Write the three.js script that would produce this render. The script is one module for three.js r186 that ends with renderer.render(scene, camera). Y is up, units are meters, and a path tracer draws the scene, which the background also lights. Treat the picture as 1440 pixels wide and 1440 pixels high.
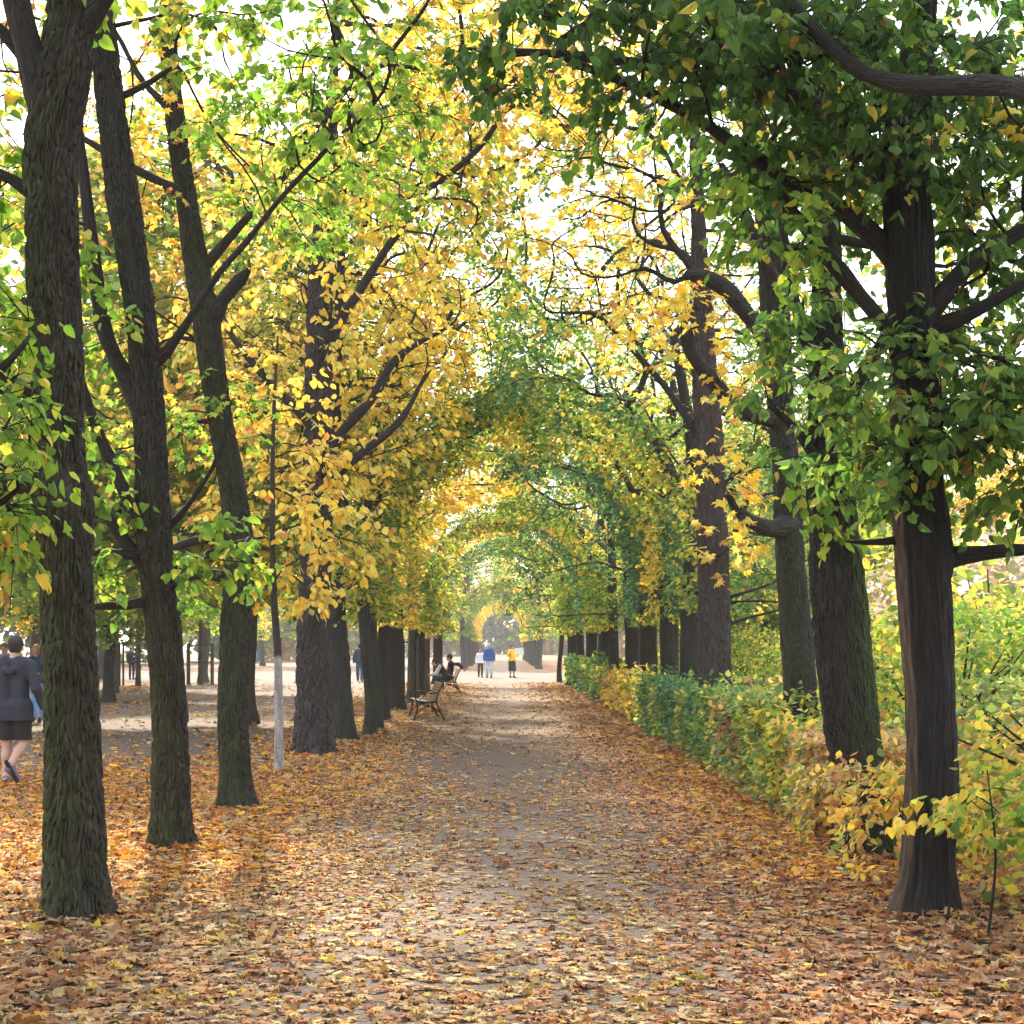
import * as THREE from 'three';

// ---------- camera, sky, sun, exposure ----------
const scene = new THREE.Scene();
const camera = new THREE.PerspectiveCamera(33.4, 1, 0.1, 3000);
camera.position.set(0, 1.65, 0);
camera.lookAt(0, 1.65, -10);
camera.setViewOffset(1440, 1440, 15, -188, 1440, 1440);   // level camera, cropped frame: eye level lies below the middle
const renderer = new THREE.WebGLRenderer({ antialias: true });
renderer.setSize(1024, 1024);
renderer.toneMapping = THREE.LinearToneMapping;
renderer.toneMappingExposure = 4.9;
renderer.shadowMap.enabled = true;

const SUN_AZ = 11 * Math.PI / 180, SUN_EL = 33 * Math.PI / 180;   // ahead of the camera and to its left
const sunDir = new THREE.Vector3(-Math.sin(SUN_AZ) * Math.cos(SUN_EL), Math.sin(SUN_EL), -Math.cos(SUN_AZ) * Math.cos(SUN_EL));
const sun = new THREE.DirectionalLight(new THREE.Color(1.0, 0.89, 0.72), 3.5);
sun.position.copy(sunDir).multiplyScalar(150);
sun.castShadow = true; sun.shadow.radius = 5;
sun.shadow.mapSize.set(4096, 4096);
Object.assign(sun.shadow.camera, { left: -110, right: 110, top: 110, bottom: -110, near: 1, far: 500 });
sun.target.position.set(0, 0, -60);
sun.position.add(sun.target.position);
scene.add(sun, sun.target);
{
  const W = 512, H = 256, d = new Float32Array(W * H * 4);
  for (let j = 0; j < H; j++) for (let i = 0; i < W; i++) {
    const el = ((j + 0.5) / H - 0.5) * Math.PI, az = ((i + 0.5) / W - 0.5) * 2 * Math.PI;
    const v = new THREE.Vector3(Math.cos(el) * Math.cos(az), Math.sin(el), Math.cos(el) * Math.sin(az));
    const c = Math.max(0, v.dot(sunDir)), h = Math.max(0, v.y);
    const glow = 0.5 * Math.pow(c, 6) + 1.5 * Math.pow(c, 60), k = (j * W + i) * 4, t = Math.pow(h, 0.6);
    d[k] = 0.56 - 0.17 * t + glow; d[k + 1] = 0.54 - 0.11 * t + glow * 0.93; d[k + 2] = 0.55 - 0.03 * t + glow * 0.8; d[k + 3] = 1;
  }
  const t = new THREE.DataTexture(d, W, H, THREE.RGBAFormat, THREE.FloatType);
  t.mapping = THREE.EquirectangularReflectionMapping; t.magFilter = t.minFilter = THREE.LinearFilter; t.needsUpdate = true;
  scene.background = t; scene.environment = t;
}
scene.fog = new THREE.FogExp2(new THREE.Color(0.95, 0.97, 1.0), 0.0006);

// ---------- small tools ----------
function rngOf(seed) { let a = seed >>> 0; return () => { a = (a + 0x6D2B79F5) | 0; let t = Math.imul(a ^ (a >>> 15), 1 | a); t = (t + Math.imul(t ^ (t >>> 7), 61 | t)) ^ t; return ((t ^ (t >>> 14)) >>> 0) / 4294967296; }; }
const V = (x, y, z) => new THREE.Vector3(x, y, z);
const lerp = (a, b, t) => a + (b - a) * t, clamp = (x, a = 0, b = 1) => Math.min(b, Math.max(a, x));
const smooth = (a, b, x) => { const t = clamp((x - a) / (b - a)); return t * t * (3 - 2 * t); };
function h3(x, y, z) { let h = Math.imul(x, 374761393) ^ Math.imul(y, 668265263) ^ Math.imul(z, 2147483647 ^ 0x5bd1e995); h = Math.imul(h ^ (h >>> 13), 1274126177); h ^= h >>> 16; h = Math.imul(h, 2246822519); return ((h ^ (h >>> 15)) >>> 0) / 4294967296; }
function noise3(x, y, z, px = 0, py = 0) {      // value noise, periodic in x and y where a period is given
  const xi = Math.floor(x), yi = Math.floor(y), zi = Math.floor(z), f = (t) => t * t * (3 - 2 * t), u = f(x - xi), v = f(y - yi), w = f(z - zi);
  const wx = (k) => px ? ((k % px) + px) % px : k, wy = (k) => py ? ((k % py) + py) % py : k;
  const g = (a, b, c) => h3(wx(xi + a), wy(yi + b), zi + c);
  return lerp(lerp(lerp(g(0, 0, 0), g(1, 0, 0), u), lerp(g(0, 1, 0), g(1, 1, 0), u), v), lerp(lerp(g(0, 0, 1), g(1, 0, 1), u), lerp(g(0, 1, 1), g(1, 1, 1), u), v), w);
}
const fbm = (x, y, z, o = 4) => { let s = 0, a = 0.5, n = 0; for (let k = 0; k < o; k++) { s += a * noise3(x, y, z + k * 7.3); n += a; a *= 0.5; x *= 2.03; y *= 2.03; z *= 2.03; } return s / n; };
const taken = {};
const numbered = (n) => { const k = taken[n] = (taken[n] ?? -1) + 1; return k ? n + '_' + String(k).padStart(3, '0') : n; };
function tag(o, label, category, group, kind) { if (label) o.userData.label = label; if (category) o.userData.category = category; if (group) o.userData.group = group; if (kind) o.userData.kind = kind; return o; }
function thing(name, label, category, [x, y, z] = [0, 0, 0], turn = 0, group) { const o = new THREE.Group(); o.name = numbered(name); o.position.set(x, y, z); o.rotation.y = turn; scene.add(o); return tag(o, label, category, group); }
function part(name, geo, mat, parent, kind) { const m = new THREE.Mesh(geo, mat); m.name = name; m.castShadow = m.receiveShadow = true; if (kind) m.userData.kind = kind; parent.add(m); return m; }
function dup(root, [x, y, z], turn, label, group) { const r = root.clone(); r.name = numbered(root.name.replace(/_\d{3}$/, '')); r.position.set(x, y, z); r.rotation.y = turn; r.userData = { ...root.userData }; if (label) r.userData.label = label; if (group) r.userData.group = group; scene.add(r); return r; }

class Soup {                                    // collects triangles for one mesh
  constructor() { this.p = []; this.n = []; this.u = []; this.c = []; this.i = []; }
  get count() { return this.p.length / 3; }
  geo() {
    const g = new THREE.BufferGeometry();
    g.setAttribute('position', new THREE.Float32BufferAttribute(this.p, 3));
    if (this.n.length) g.setAttribute('normal', new THREE.Float32BufferAttribute(this.n, 3));
    if (this.u.length) g.setAttribute('uv', new THREE.Float32BufferAttribute(this.u, 2));
    if (this.c.length) g.setAttribute('color', new THREE.Float32BufferAttribute(this.c, 3));
    g.setIndex(this.i); return g;
  }
}
function addTube(s, pts, radii, sides, col, cap = false) {
  const n = pts.length; if (n < 2) return;
  let T = pts[1].clone().sub(pts[0]).normalize(), N = (Math.abs(T.y) < 0.9 ? V(0, 1, 0) : V(1, 0, 0)).cross(T).normalize();
  const base = s.count; let len = 0;
  for (let k = 0; k < n; k++) {
    const t2 = (k < n - 1 ? pts[k + 1].clone().sub(pts[Math.max(0, k - 1)]) : pts[k].clone().sub(pts[k - 1])).normalize();
    N.sub(t2.clone().multiplyScalar(N.dot(t2))).normalize(); T = t2;
    const B = T.clone().cross(N), r = radii[k]; if (k) len += pts[k].distanceTo(pts[k - 1]);
    for (let j = 0; j <= sides; j++) {
      const a = j / sides * 2 * Math.PI, c = Math.cos(a), q = Math.sin(a);
      const nx = N.x * c + B.x * q, ny = N.y * c + B.y * q, nz = N.z * c + B.z * q;
      s.p.push(pts[k].x + nx * r, pts[k].y + ny * r, pts[k].z + nz * r); s.n.push(nx, ny, nz); s.u.push(j / sides * 0.6, len); if (col) s.c.push(...col);
    }
  }
  for (let k = 0; k < n - 1; k++) for (let j = 0; j < sides; j++) { const a = base + k * (sides + 1) + j, b = a + sides + 1; s.i.push(a, a + 1, b, b, a + 1, b + 1); }
  if (cap) for (const k of [0, n - 1]) { const c = s.count; s.p.push(pts[k].x, pts[k].y, pts[k].z); const t = k ? T : pts[0].clone().sub(pts[1]).normalize(); s.n.push(t.x, t.y, t.z); s.u.push(0, 0); if (col) s.c.push(...col); for (let j = 0; j < sides; j++) { const a = base + k * (sides + 1) + j; k ? s.i.push(c, a, a + 1) : s.i.push(c, a + 1, a); } }
}
function addBox(s, cx, cy, cz, w, h, d, turn = 0, tilt = 0) {
  const g = new THREE.BoxGeometry(w, h, d), m = new THREE.Matrix4().compose(V(cx, cy, cz), new THREE.Quaternion().setFromEuler(new THREE.Euler(0, turn, tilt)), V(1, 1, 1)); g.applyMatrix4(m);
  const b = s.count; s.p.push(...g.attributes.position.array); s.n.push(...g.attributes.normal.array); s.u.push(...g.attributes.uv.array); for (const k of g.index.array) s.i.push(b + k);
}

// ---------- textures: bark, weathered wood, gravel ----------
function tex(W, H, fn, srgb) {
  const d = new Uint8Array(W * H * 4);
  for (let j = 0; j < H; j++) for (let i = 0; i < W; i++) { const v = fn(i / W, j / H), k = (j * W + i) * 4; d[k] = clamp(v[0]) * 255; d[k + 1] = clamp(v[1]) * 255; d[k + 2] = clamp(v[2]) * 255; d[k + 3] = 255; }
  const t = new THREE.DataTexture(d, W, H); t.wrapS = t.wrapT = THREE.RepeatWrapping; t.magFilter = THREE.LinearFilter; t.minFilter = THREE.LinearMipmapLinearFilter; t.generateMipmaps = true; if (srgb) t.colorSpace = THREE.SRGBColorSpace; t.needsUpdate = true; return t;
}
const toS = (x) => x <= 0.0031308 ? x * 12.92 : 1.055 * Math.pow(x, 1 / 2.4) - 0.055;
function barkHeight(u, v, cx = 16, cy = 8) {    // long plates with furrows between; u, v in 0..1, periodic
  const wu = u + (noise3(u * 8, v * 6, 1.5, 8, 6) - 0.5) * 0.07 + (noise3(u * 24, v * 12, 3.5, 24, 12) - 0.5) * 0.02, X = wu * cx, Y = v * cy + (noise3(u * 16, v * 4, 8.5, 16, 4) - 0.5) * 2.2;
  let f1 = 9, f2 = 9; const xi = Math.floor(X), yi = Math.floor(Y);
  for (let a = -1; a <= 1; a++) for (let b = -1; b <= 1; b++) {
    const gx = ((xi + a) % cx + cx) % cx, gy = ((yi + b) % cy + cy) % cy;
    const dx = xi + a + h3(gx, gy, 5) - X, dy = (yi + b + h3(gx, gy, 9) - Y) * 0.75, q = Math.sqrt(dx * dx + dy * dy); if (q < f1) { f2 = f1; f1 = q; } else if (q < f2) f2 = q;
  }
  return smooth(0.0, 0.5, f2 - f1);
}
const barkBump = tex(768, 768, (u, v) => { const h = barkHeight(u, v) * 0.9 + 0.1 * noise3(u * 48, v * 20, 0.5, 48, 20); return [h, h, h]; });
const barkTone = tex(512, 512, (u, v) => {      // patchy grey-brown, lichen specks
  const a = noise3(u * 8, v * 4, 0.5, 8, 4) * 0.4 + noise3(u * 40, v * 12, 2.5, 40, 12) * 0.35 + noise3(u * 128, v * 96, 4.5, 128, 96) * 0.25, l = smooth(0.74, 0.82, noise3(u * 36, v * 36, 9.5, 36, 36)) * smooth(0.45, 0.6, noise3(u * 6, v * 6, 11.5, 6, 6));
  const k = 0.55 + 0.9 * a; return [lerp(k, 1.25, l * 0.5), lerp(k, 1.3, l * 0.5), lerp(k, 1.2, l * 0.5)].map((x) => toS(x * 0.7));
}, true);
const grainBump = tex(512, 1024, (u, v) => { const h = noise3(u * 40 + (noise3(u * 6, v * 6, 3.5, 6, 6) - 0.5) * 4, v * 8, 0.5, 40, 8) * 0.65 + noise3(u * 110, v * 24, 2.5, 110, 24) * 0.35; return [h, h, h]; });
const grainTone = tex(512, 1024, (u, v) => { const a = noise3(u * 48 + (noise3(u * 8, v * 12, 2.5, 8, 12) - 0.5) * 4, v * 16, 6.5, 48, 16) * 0.5 + noise3(u * 128, v * 40, 1.5, 128, 40) * 0.3 + noise3(u * 7, v * 5, 4.5, 7, 5) * 0.2, k = 0.2 + 2.6 * a * a * a; return [k, k * 0.97, k * 0.93].map((x) => toS(x * 0.7)); }, true);
const gravelTone = tex(1024, 1024, (u, v) => {
  const a = noise3(u * 256, v * 256, 0.5, 256, 256), b = noise3(u * 96, v * 96, 2.5, 96, 96), c = noise3(u * 14, v * 14, 4.5, 14, 14), d = smooth(0.66, 0.72, noise3(u * 44, v * 70, 8.5, 44, 70));
  const k = 0.55 + 0.5 * a + 0.25 * b + 0.2 * (c - 0.5); return [toS(0.62 * lerp(k, 0.75, d * 0.8)), toS(0.62 * lerp(k * 0.98, 0.5, d * 0.8)), toS(0.62 * lerp(k * 0.96, 0.32, d * 0.8))];
}, true);
const gravelBump = tex(1024, 1024, (u, v) => { const h = 0.6 * noise3(u * 200, v * 200, 1.5, 200, 200) + 0.4 * noise3(u * 60, v * 60, 3.5, 60, 60); return [h, h, h]; });
for (const t of [barkBump, barkTone]) t.repeat.set(1.6, 1.1);
for (const t of [grainBump, grainTone]) t.repeat.set(1.4, 0.5);
for (const t of [gravelTone, gravelBump]) t.repeat.set(0.4, 0.4);

const rgb = (r, g, b) => new THREE.Color().setRGB(r, g, b);
const barkMat = new THREE.MeshStandardMaterial({ color: rgb(1, 1, 1), map: barkTone, bumpMap: barkBump, bumpScale: 0.03, roughness: 0.95, vertexColors: true });
const woodMat = new THREE.MeshStandardMaterial({ color: rgb(1, 1, 1), map: grainTone, bumpMap: grainBump, bumpScale: 0.03, roughness: 0.9, vertexColors: true });
const twigMats = {};
const twigMat = (c) => twigMats[c.join()] ??= new THREE.MeshStandardMaterial({ color: rgb(...c), map: barkTone, bumpMap: barkBump, bumpScale: 0.02, roughness: 0.95 });
const leafBase = { roughness: 1, transmission: 0.55, thickness: 0, side: THREE.DoubleSide, specularIntensity: 0.4 };
const leafMat = new THREE.MeshPhysicalMaterial({ ...leafBase, vertexColors: true });
const tintMats = {};
const tinted = (k, c) => tintMats[k] ??= new THREE.MeshPhysicalMaterial({ ...leafBase, vertexColors: true, color: rgb(...c) });
const oneLeafMats = {};
const oneLeafMat = (c) => oneLeafMats[c.join()] ??= new THREE.MeshPhysicalMaterial({ ...leafBase, color: rgb(c[0], c[1], c[2]) });

// ---------- leaves ----------
const mirror = (half, tris) => { const p = [...half.map(([x, y, z]) => [x, y, z]), ...half.map(([x, y, z]) => [-x, y, z])], n = half.length; return { p, t: [...tris, ...tris.map(([a, b, c]) => [a + n, c + n, b + n])] }; };
const LINDEN = mirror([[0, 0.06, 0], [0.3, -0.03, -0.06], [0.46, 0.24, -0.13], [0.4, 0.58, -0.14], [0.2, 0.85, -0.1], [0, 1.06, -0.2], [0, 0.5, 0.03]], [[0, 1, 2], [0, 2, 6], [6, 2, 3], [6, 3, 4], [6, 4, 5]]);
const LINDEN_B = mirror([[0, 0.05, 0], [0.26, -0.05, 0.02], [0.42, 0.2, 0.04], [0.36, 0.55, -0.02], [0.18, 0.82, -0.16], [0, 1.0, -0.36], [0, 0.5, -0.06]], [[0, 1, 2], [0, 2, 6], [6, 2, 3], [6, 3, 4], [6, 4, 5]]), LINDEN_C = mirror([[0, 0.05, 0], [0.24, 0.0, -0.14], [0.32, 0.26, -0.26], [0.27, 0.6, -0.24], [0.14, 0.88, -0.12], [0, 1.12, -0.02], [0, 0.5, 0.02]], [[0, 1, 2], [0, 2, 6], [6, 2, 3], [6, 3, 4], [6, 4, 5]]);
const SIMPLE = mirror([[0, 0, 0], [0.36, 0.3, -0.1], [0.3, 0.66, -0.12], [0, 1, -0.14]], [[0, 1, 2], [0, 2, 3]]);
const RHOMB = { p: [[0, 0, 0], [0.42, 0.45, -0.1], [0, 1, -0.08], [-0.42, 0.45, -0.1]], t: [[0, 1, 2], [0, 2, 3]] };
function maple(seed, curl) {
  const r = rngOf(seed), o = [[0, 0, 0], [16, 0.52], [28, 0.62], [38, 0.5], [50, 1.0], [60, 0.78], [74, 0.5], [100, 0.72], [125, 0.45], [160, 0.3]].slice(1), pts = [[0, 0.36, 0.05]], L = [];
  const put = (deg, q, s) => { const a = deg * Math.PI / 180, w = q * 0.62, x = s * Math.sin(a) * w * 1.1, y = 0.36 + Math.cos(a) * w; L.push([x, y, (r() - 0.5) * curl * 0.5 - curl * 0.6 * (x * x + (y - 0.4) * (y - 0.4)) + (r() < 0.3 ? curl * 0.4 : 0)]); };
  put(0, 1.05, 1); for (const [d, q] of o) put(d, q, 1); put(180, 0.58, 1); for (const [d, q] of [...o].reverse()) put(d, q, -1);
  pts.push(...L); const n = L.length, t = []; for (let k = 0; k < n; k++) t.push([0, 1 + k, 1 + (k + 1) % n]); return { p: pts, t };
}
const MAPLE = maple(3, 0.25), MAPLES = [maple(11, 0.12), maple(12, 0.22), maple(13, 0.35), maple(14, 0.6)];
const PALMATE = mirror([[0, 0, 0], [0.5, 0.12, -0.08], [0.3, 0.42, -0.02], [0.5, 0.72, -0.1], [0.18, 0.66, 0], [0, 1.05, -0.1], [0, 0.4, 0.05]], [[0, 1, 2], [0, 2, 6], [2, 3, 4], [6, 2, 4], [6, 4, 5]]);
const geoOf = new Map();
const leafGeo = (t) => { if (!geoOf.has(t)) { const s = new Soup(); for (const q of t.p) s.p.push(...q); for (const q of t.t) s.i.push(...q); const g = s.geo(); g.computeVertexNormals(); geoOf.set(t, g); } return geoOf.get(t); };
function addLeaf(s, L) {                        // L: {t, x, y, z, l, n, s, c}: template, place, long axis, face, size, colour
  const lx = L.l.x, ly = L.l.y, lz = L.l.z, nx = L.n.x, ny = L.n.y, nz = L.n.z, wx = ly * nz - lz * ny, wy = lz * nx - lx * nz, wz = lx * ny - ly * nx, b = s.count, q = L.s, j = L.j ?? 1;
  for (const [a, u, v] of L.t.p) { s.p.push(L.x + q * (a * wx + u * lx + v * nx), L.y + q * (a * wy + u * ly + v * ny), L.z + q * (a * wz + u * lz + v * nz)); s.c.push(L.c[0] * j, L.c[1] * j, L.c[2] * j); }
  for (const [a, u, v] of L.t.t) s.i.push(b + a, b + u, b + v);
}
const leafMatrix = (L) => { const w = L.l.clone().cross(L.n); return new THREE.Matrix4().makeBasis(w.multiplyScalar(L.s), L.l.clone().multiplyScalar(L.s), L.n.clone().multiplyScalar(L.s)).setPosition(L.x, L.y, L.z); };
const ball = (r) => { let x, y, z; do { x = r() * 2 - 1; y = r() * 2 - 1; z = r() * 2 - 1; } while (x * x + y * y + z * z > 1); return V(x, y, z); };
// palettes: base colours of single leaves (linear), each with a share
const PAL = {
  lime: [[0.24, 0.40, 0.035, 4], [0.17, 0.33, 0.035, 4], [0.44, 0.5, 0.06, 2], [0.10, 0.21, 0.03, 2], [0.62, 0.55, 0.09, 0.8]],
  darkgreen: [[0.055, 0.135, 0.024, 5], [0.085, 0.185, 0.028, 4], [0.16, 0.28, 0.035, 2.2], [0.55, 0.48, 0.06, 0.4], [0.36, 0.2, 0.04, 0.1]],
  midgreen: [[0.085, 0.19, 0.035, 4], [0.14, 0.27, 0.035, 4], [0.25, 0.37, 0.05, 2.6], [0.6, 0.5, 0.08, 0.6], [0.42, 0.22, 0.05, 0.15]],
  gold: [[0.85, 0.65, 0.08, 4], [0.82, 0.54, 0.05, 3], [0.86, 0.73, 0.18, 2.4], [0.55, 0.28, 0.07, 0.6], [0.55, 0.58, 0.12, 1.2]],
  goldgreen: [[0.76, 0.6, 0.07, 3], [0.48, 0.54, 0.06, 3], [0.22, 0.34, 0.05, 3], [0.76, 0.48, 0.09, 0.8], [0.12, 0.21, 0.04, 1.6]],
  autumn: [[0.78, 0.48, 0.06, 4], [0.8, 0.6, 0.09, 3], [0.5, 0.23, 0.07, 1.6], [0.4, 0.42, 0.08, 1.8], [0.2, 0.27, 0.06, 1.2]],
  rust: [[0.5, 0.27, 0.08, 4], [0.62, 0.42, 0.12, 3], [0.36, 0.17, 0.07, 3], [0.3, 0.31, 0.08, 2], [0.72, 0.52, 0.12, 1.6], [0.5, 0.4, 0.22, 2]],
  teal: [[0.055, 0.165, 0.07, 4], [0.09, 0.22, 0.09, 4], [0.16, 0.3, 0.1, 2], [0.3, 0.4, 0.1, 1]],
  olive: [[0.19, 0.27, 0.06, 3], [0.31, 0.37, 0.08, 3], [0.5, 0.46, 0.11, 1.5], [0.11, 0.18, 0.04, 2]],
  blush: [[0.54, 0.4, 0.35, 3], [0.46, 0.36, 0.37, 2], [0.58, 0.5, 0.34, 2], [0.42, 0.44, 0.25, 1.5], [0.52, 0.3, 0.27, 1]],
};
const pick = (r, pal) => { let t = 0; for (const q of pal) t += q[3]; t *= r(); for (const q of pal) { t -= q[3]; if (t <= 0) return q; } return pal[0]; };

// ---------- trees ----------
function resample(pts, step) {                  // [[x,y,z,r],...] -> points along a smooth curve, with radii
  const c = new THREE.CatmullRomCurve3(pts.map((p) => V(p[0], p[1], p[2])), false, 'centripetal'), n = Math.max(2, Math.ceil(c.getLength() / step)), out = [];
  const L = [0]; for (let k = 1; k < pts.length; k++) L.push(L[k - 1] + Math.hypot(pts[k][0] - pts[k - 1][0], pts[k][1] - pts[k - 1][1], pts[k][2] - pts[k - 1][2]));
  for (let k = 0; k <= n; k++) { const t = k / n, p = c.getPointAt(t), d = t * L[L.length - 1]; let j = 1; while (j < L.length - 1 && L[j] < d) j++; const f = clamp((d - L[j - 1]) / (L[j] - L[j - 1])); p.r = lerp(pts[j - 1][3], pts[j][3], f * f * (3 - 2 * f)); out.push(p); }
  return out;
}
function trunkGeo(pts, o) {                     // o: sides, step, relief, seed, color, moss(angle, y) -> 0..1, mossColor, flare, wood
  const P = resample(pts, o.step ?? 0.12), S = o.sides ?? 24, s = new Soup(), sd = o.seed ?? 1, col = o.color ?? [0.1, 0.085, 0.07], mc = o.mossColor ?? [0.07, 0.1, 0.025];
  let len = 0;
  P.forEach((p, k) => {
    if (k) len += p.distanceTo(P[k - 1]);
    const lobes = (o.flare ?? 0.35) * Math.exp(-Math.max(0, p.y) / 0.16);
    for (let j = 0; j <= S; j++) {
      const jj = j % S, a = jj / S * 2 * Math.PI, ca = Math.cos(a), sa = Math.sin(a);
      let r = p.r * (1 + 0.16 * (fbm(ca * 1.2 + sd, p.y * 1.1, sa * 1.2, 2) - 0.5) + 0.1 * (fbm(ca * 2.5 + sd, p.y * 3.2, sa * 2.5 + 5, 2) - 0.5) + lobes * Math.max(-0.1, 0.25 + 0.95 * Math.sin(a * (o.toes ?? 4) + sd + 1.3 * Math.sin(a * 2 + sd))));
      for (const [ka, ky, kr, kh] of o.knots ?? []) { let da = Math.abs(a - ka); da = Math.min(da, 6.2832 - da) * p.r; const q = Math.hypot(da, p.y - ky) / kr; if (q < 1.6) r += kh * (Math.exp(-q * q * 2.2) - 0.55 * Math.exp(-q * q * 14)); }
      if (o.relief) r += o.relief * ((o.wood ? (noise3(a / 6.2832 * 34 + 2.2 * noise3(a / 6.2832 * 6, p.y * 1.7, 3, 6), p.y * 2.6, sd, 34) * 0.8 + noise3(a / 6.2832 * 9, p.y * 1.1, sd + 4, 9) * 1.1 + noise3(a / 6.2832 * 60, p.y * 9, sd + 8, 60) * 0.35) * (0.4 + fbm(ca, p.y * 1.1, sa, 2)) * 0.7 + 0.55 * barkHeight((a / 6.2832 + 0.3) % 1, (p.y * 0.6) % 1, 30, 3) : barkHeight((a / 6.2832 + sd * 0.37) % 1, (p.y * 0.75) % 1, o.plates ?? 22, 9)) - 0.6);
      s.p.push(p.x + ca * r, p.y, p.z + sa * r); s.u.push(j / S * Math.max(0.6, Math.round(P[0].r * 2 * Math.PI / 0.6) * 0.6), len);
      const m = o.moss ? clamp(o.moss(ca, sa, p.y) + (fbm(ca * 4 + sd, p.y * 7, sa * 4, 3) - 0.5) * 1.1) : 0, w = o.tone ? o.tone(ca, sa, p.y) : 0, v = 0.8 + 0.4 * fbm(ca * 2 + sd * 3, p.y * 2.2, sa * 2, 3);
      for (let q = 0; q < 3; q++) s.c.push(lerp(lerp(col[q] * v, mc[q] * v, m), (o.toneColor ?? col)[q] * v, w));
    }
  });
  for (let k = 0; k < P.length - 1; k++) for (let j = 0; j < S; j++) { const a = k * (S + 1) + j, b = a + S + 1; s.i.push(a, b, a + 1, b, b + 1, a + 1); }
  const g = s.geo(); g.computeVertexNormals();
  const N = g.attributes.normal; for (let k = 0; k < P.length; k++) { const a = k * (S + 1), b = a + S, x = N.getX(a) + N.getX(b), y = N.getY(a) + N.getY(b), z = N.getZ(a) + N.getZ(b), l = Math.hypot(x, y, z) || 1; N.setXYZ(a, x / l, y / l, z / l); N.setXYZ(b, x / l, y / l, z / l); }
  return g;
}
// grows thin branches from trunk and limbs to the places where leaves are to hang
function grow(r, trunk, limbs, goals, o = {}) {
  const N = [], add = (p, par, limb, rad) => { const k = N.length; N.push({ x: p.x, y: p.y, z: p.z, par, limb, rad, kids: [], cnt: 0 }); if (par >= 0) N[par].kids.push(k); return k; };
  let last = -1; for (const p of resample(trunk, 0.2)) last = add(p, last, -1, p.r);
  const nearest = (p, ok) => { let b = -1, bd = 1e9; for (let k = 0; k < N.length; k++) { const q = N[k]; if (ok && !ok(q)) continue; const d = (q.x - p.x) ** 2 + (q.y - p.y) ** 2 + (q.z - p.z) ** 2; if (d < bd) { bd = d; b = k; } } return b; };
  let L = 0;
  for (const lm of limbs) { const ps = resample(lm, 0.16); let at = nearest(ps[0]); for (const p of ps) { p.x += (r() - 0.5) * 0.045; p.y += (r() - 0.5) * 0.045; p.z += (r() - 0.5) * 0.045; p.r *= 0.88 + 0.26 * r(); at = add(p, at, L, p.r); } L++; }
  const minY = o.minY ?? 1.9, tips = [];
  const order = goals.map((g) => { const b = N[nearest(g.p)]; return [Math.hypot(b.x - g.p.x, b.y - g.p.y, b.z - g.p.z), g]; }).sort((a, b) => a[0] - b[0]);
  for (const [, g] of order) {
    const p = g.p; let b = -1, bd = 1e9;
    for (let k = 0; k < N.length; k++) {
      const q = N[k]; if (q.limb < 0 && q.y < minY) continue; const dx = p.x - q.x, dy = p.y - q.y, dz = p.z - q.z, d2 = dx * dx + dy * dy + dz * dz; if (d2 > bd) continue;
      let w = 1; if (q.par >= 0) { const m = N[q.par], ex = q.x - m.x, ey = q.y - m.y, ez = q.z - m.z, el = Math.hypot(ex, ey, ez) || 1, d = Math.sqrt(d2) || 1; w = 1 + 0.9 * (1 - (dx * ex + dy * ey + dz * ez) / (el * d)) + (q.limb < 0 ? 0.25 : 0); }
      if (d2 * w < bd) { bd = d2 * w; b = k; }
    }
    const q = N[b], a = V(q.x, q.y, q.z), d = p.distanceTo(a), limb = q.limb < 0 ? L++ : q.limb, m = q.par >= 0 ? N[q.par] : q, dir = V(q.x - m.x, q.y - m.y, q.z - m.z).normalize();
    const c = a.clone().lerp(p, 0.45).addScaledVector(dir, q.limb < 0 ? 0 : d * 0.22).add(V((r() - 0.5) * d * 0.22, d * (o.arch ?? 0.1), (r() - 0.5) * d * 0.22)), n = Math.max(1, Math.round(d / (o.step ?? 0.2)));
    let at = b, pv = a; for (let k = 1; k <= n; k++) { const t = k / n, x = a.clone().multiplyScalar((1 - t) ** 2).addScaledVector(c, 2 * t * (1 - t)).addScaledVector(p, t * t); if (k < n) x.add(V((r() - 0.5) * 0.05, (r() - 0.5) * 0.05, (r() - 0.5) * 0.05)); at = add(x, at, limb, 0); if (k === n) tips.push({ p, dir: x.clone().sub(pv).normalize(), g, k: at }); pv = x; }
    N[at].cnt += 1;
  }
  for (let k = N.length - 1; k > 0; k--) if (N[k].par >= 0) N[N[k].par].cnt += N[k].cnt;
  const thin = o.thin ?? 0.0042; for (const q of N) if (!q.rad) q.rad = thin * Math.pow(Math.max(1, q.cnt), 0.52);
  return { N, tips, L };
}
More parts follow.
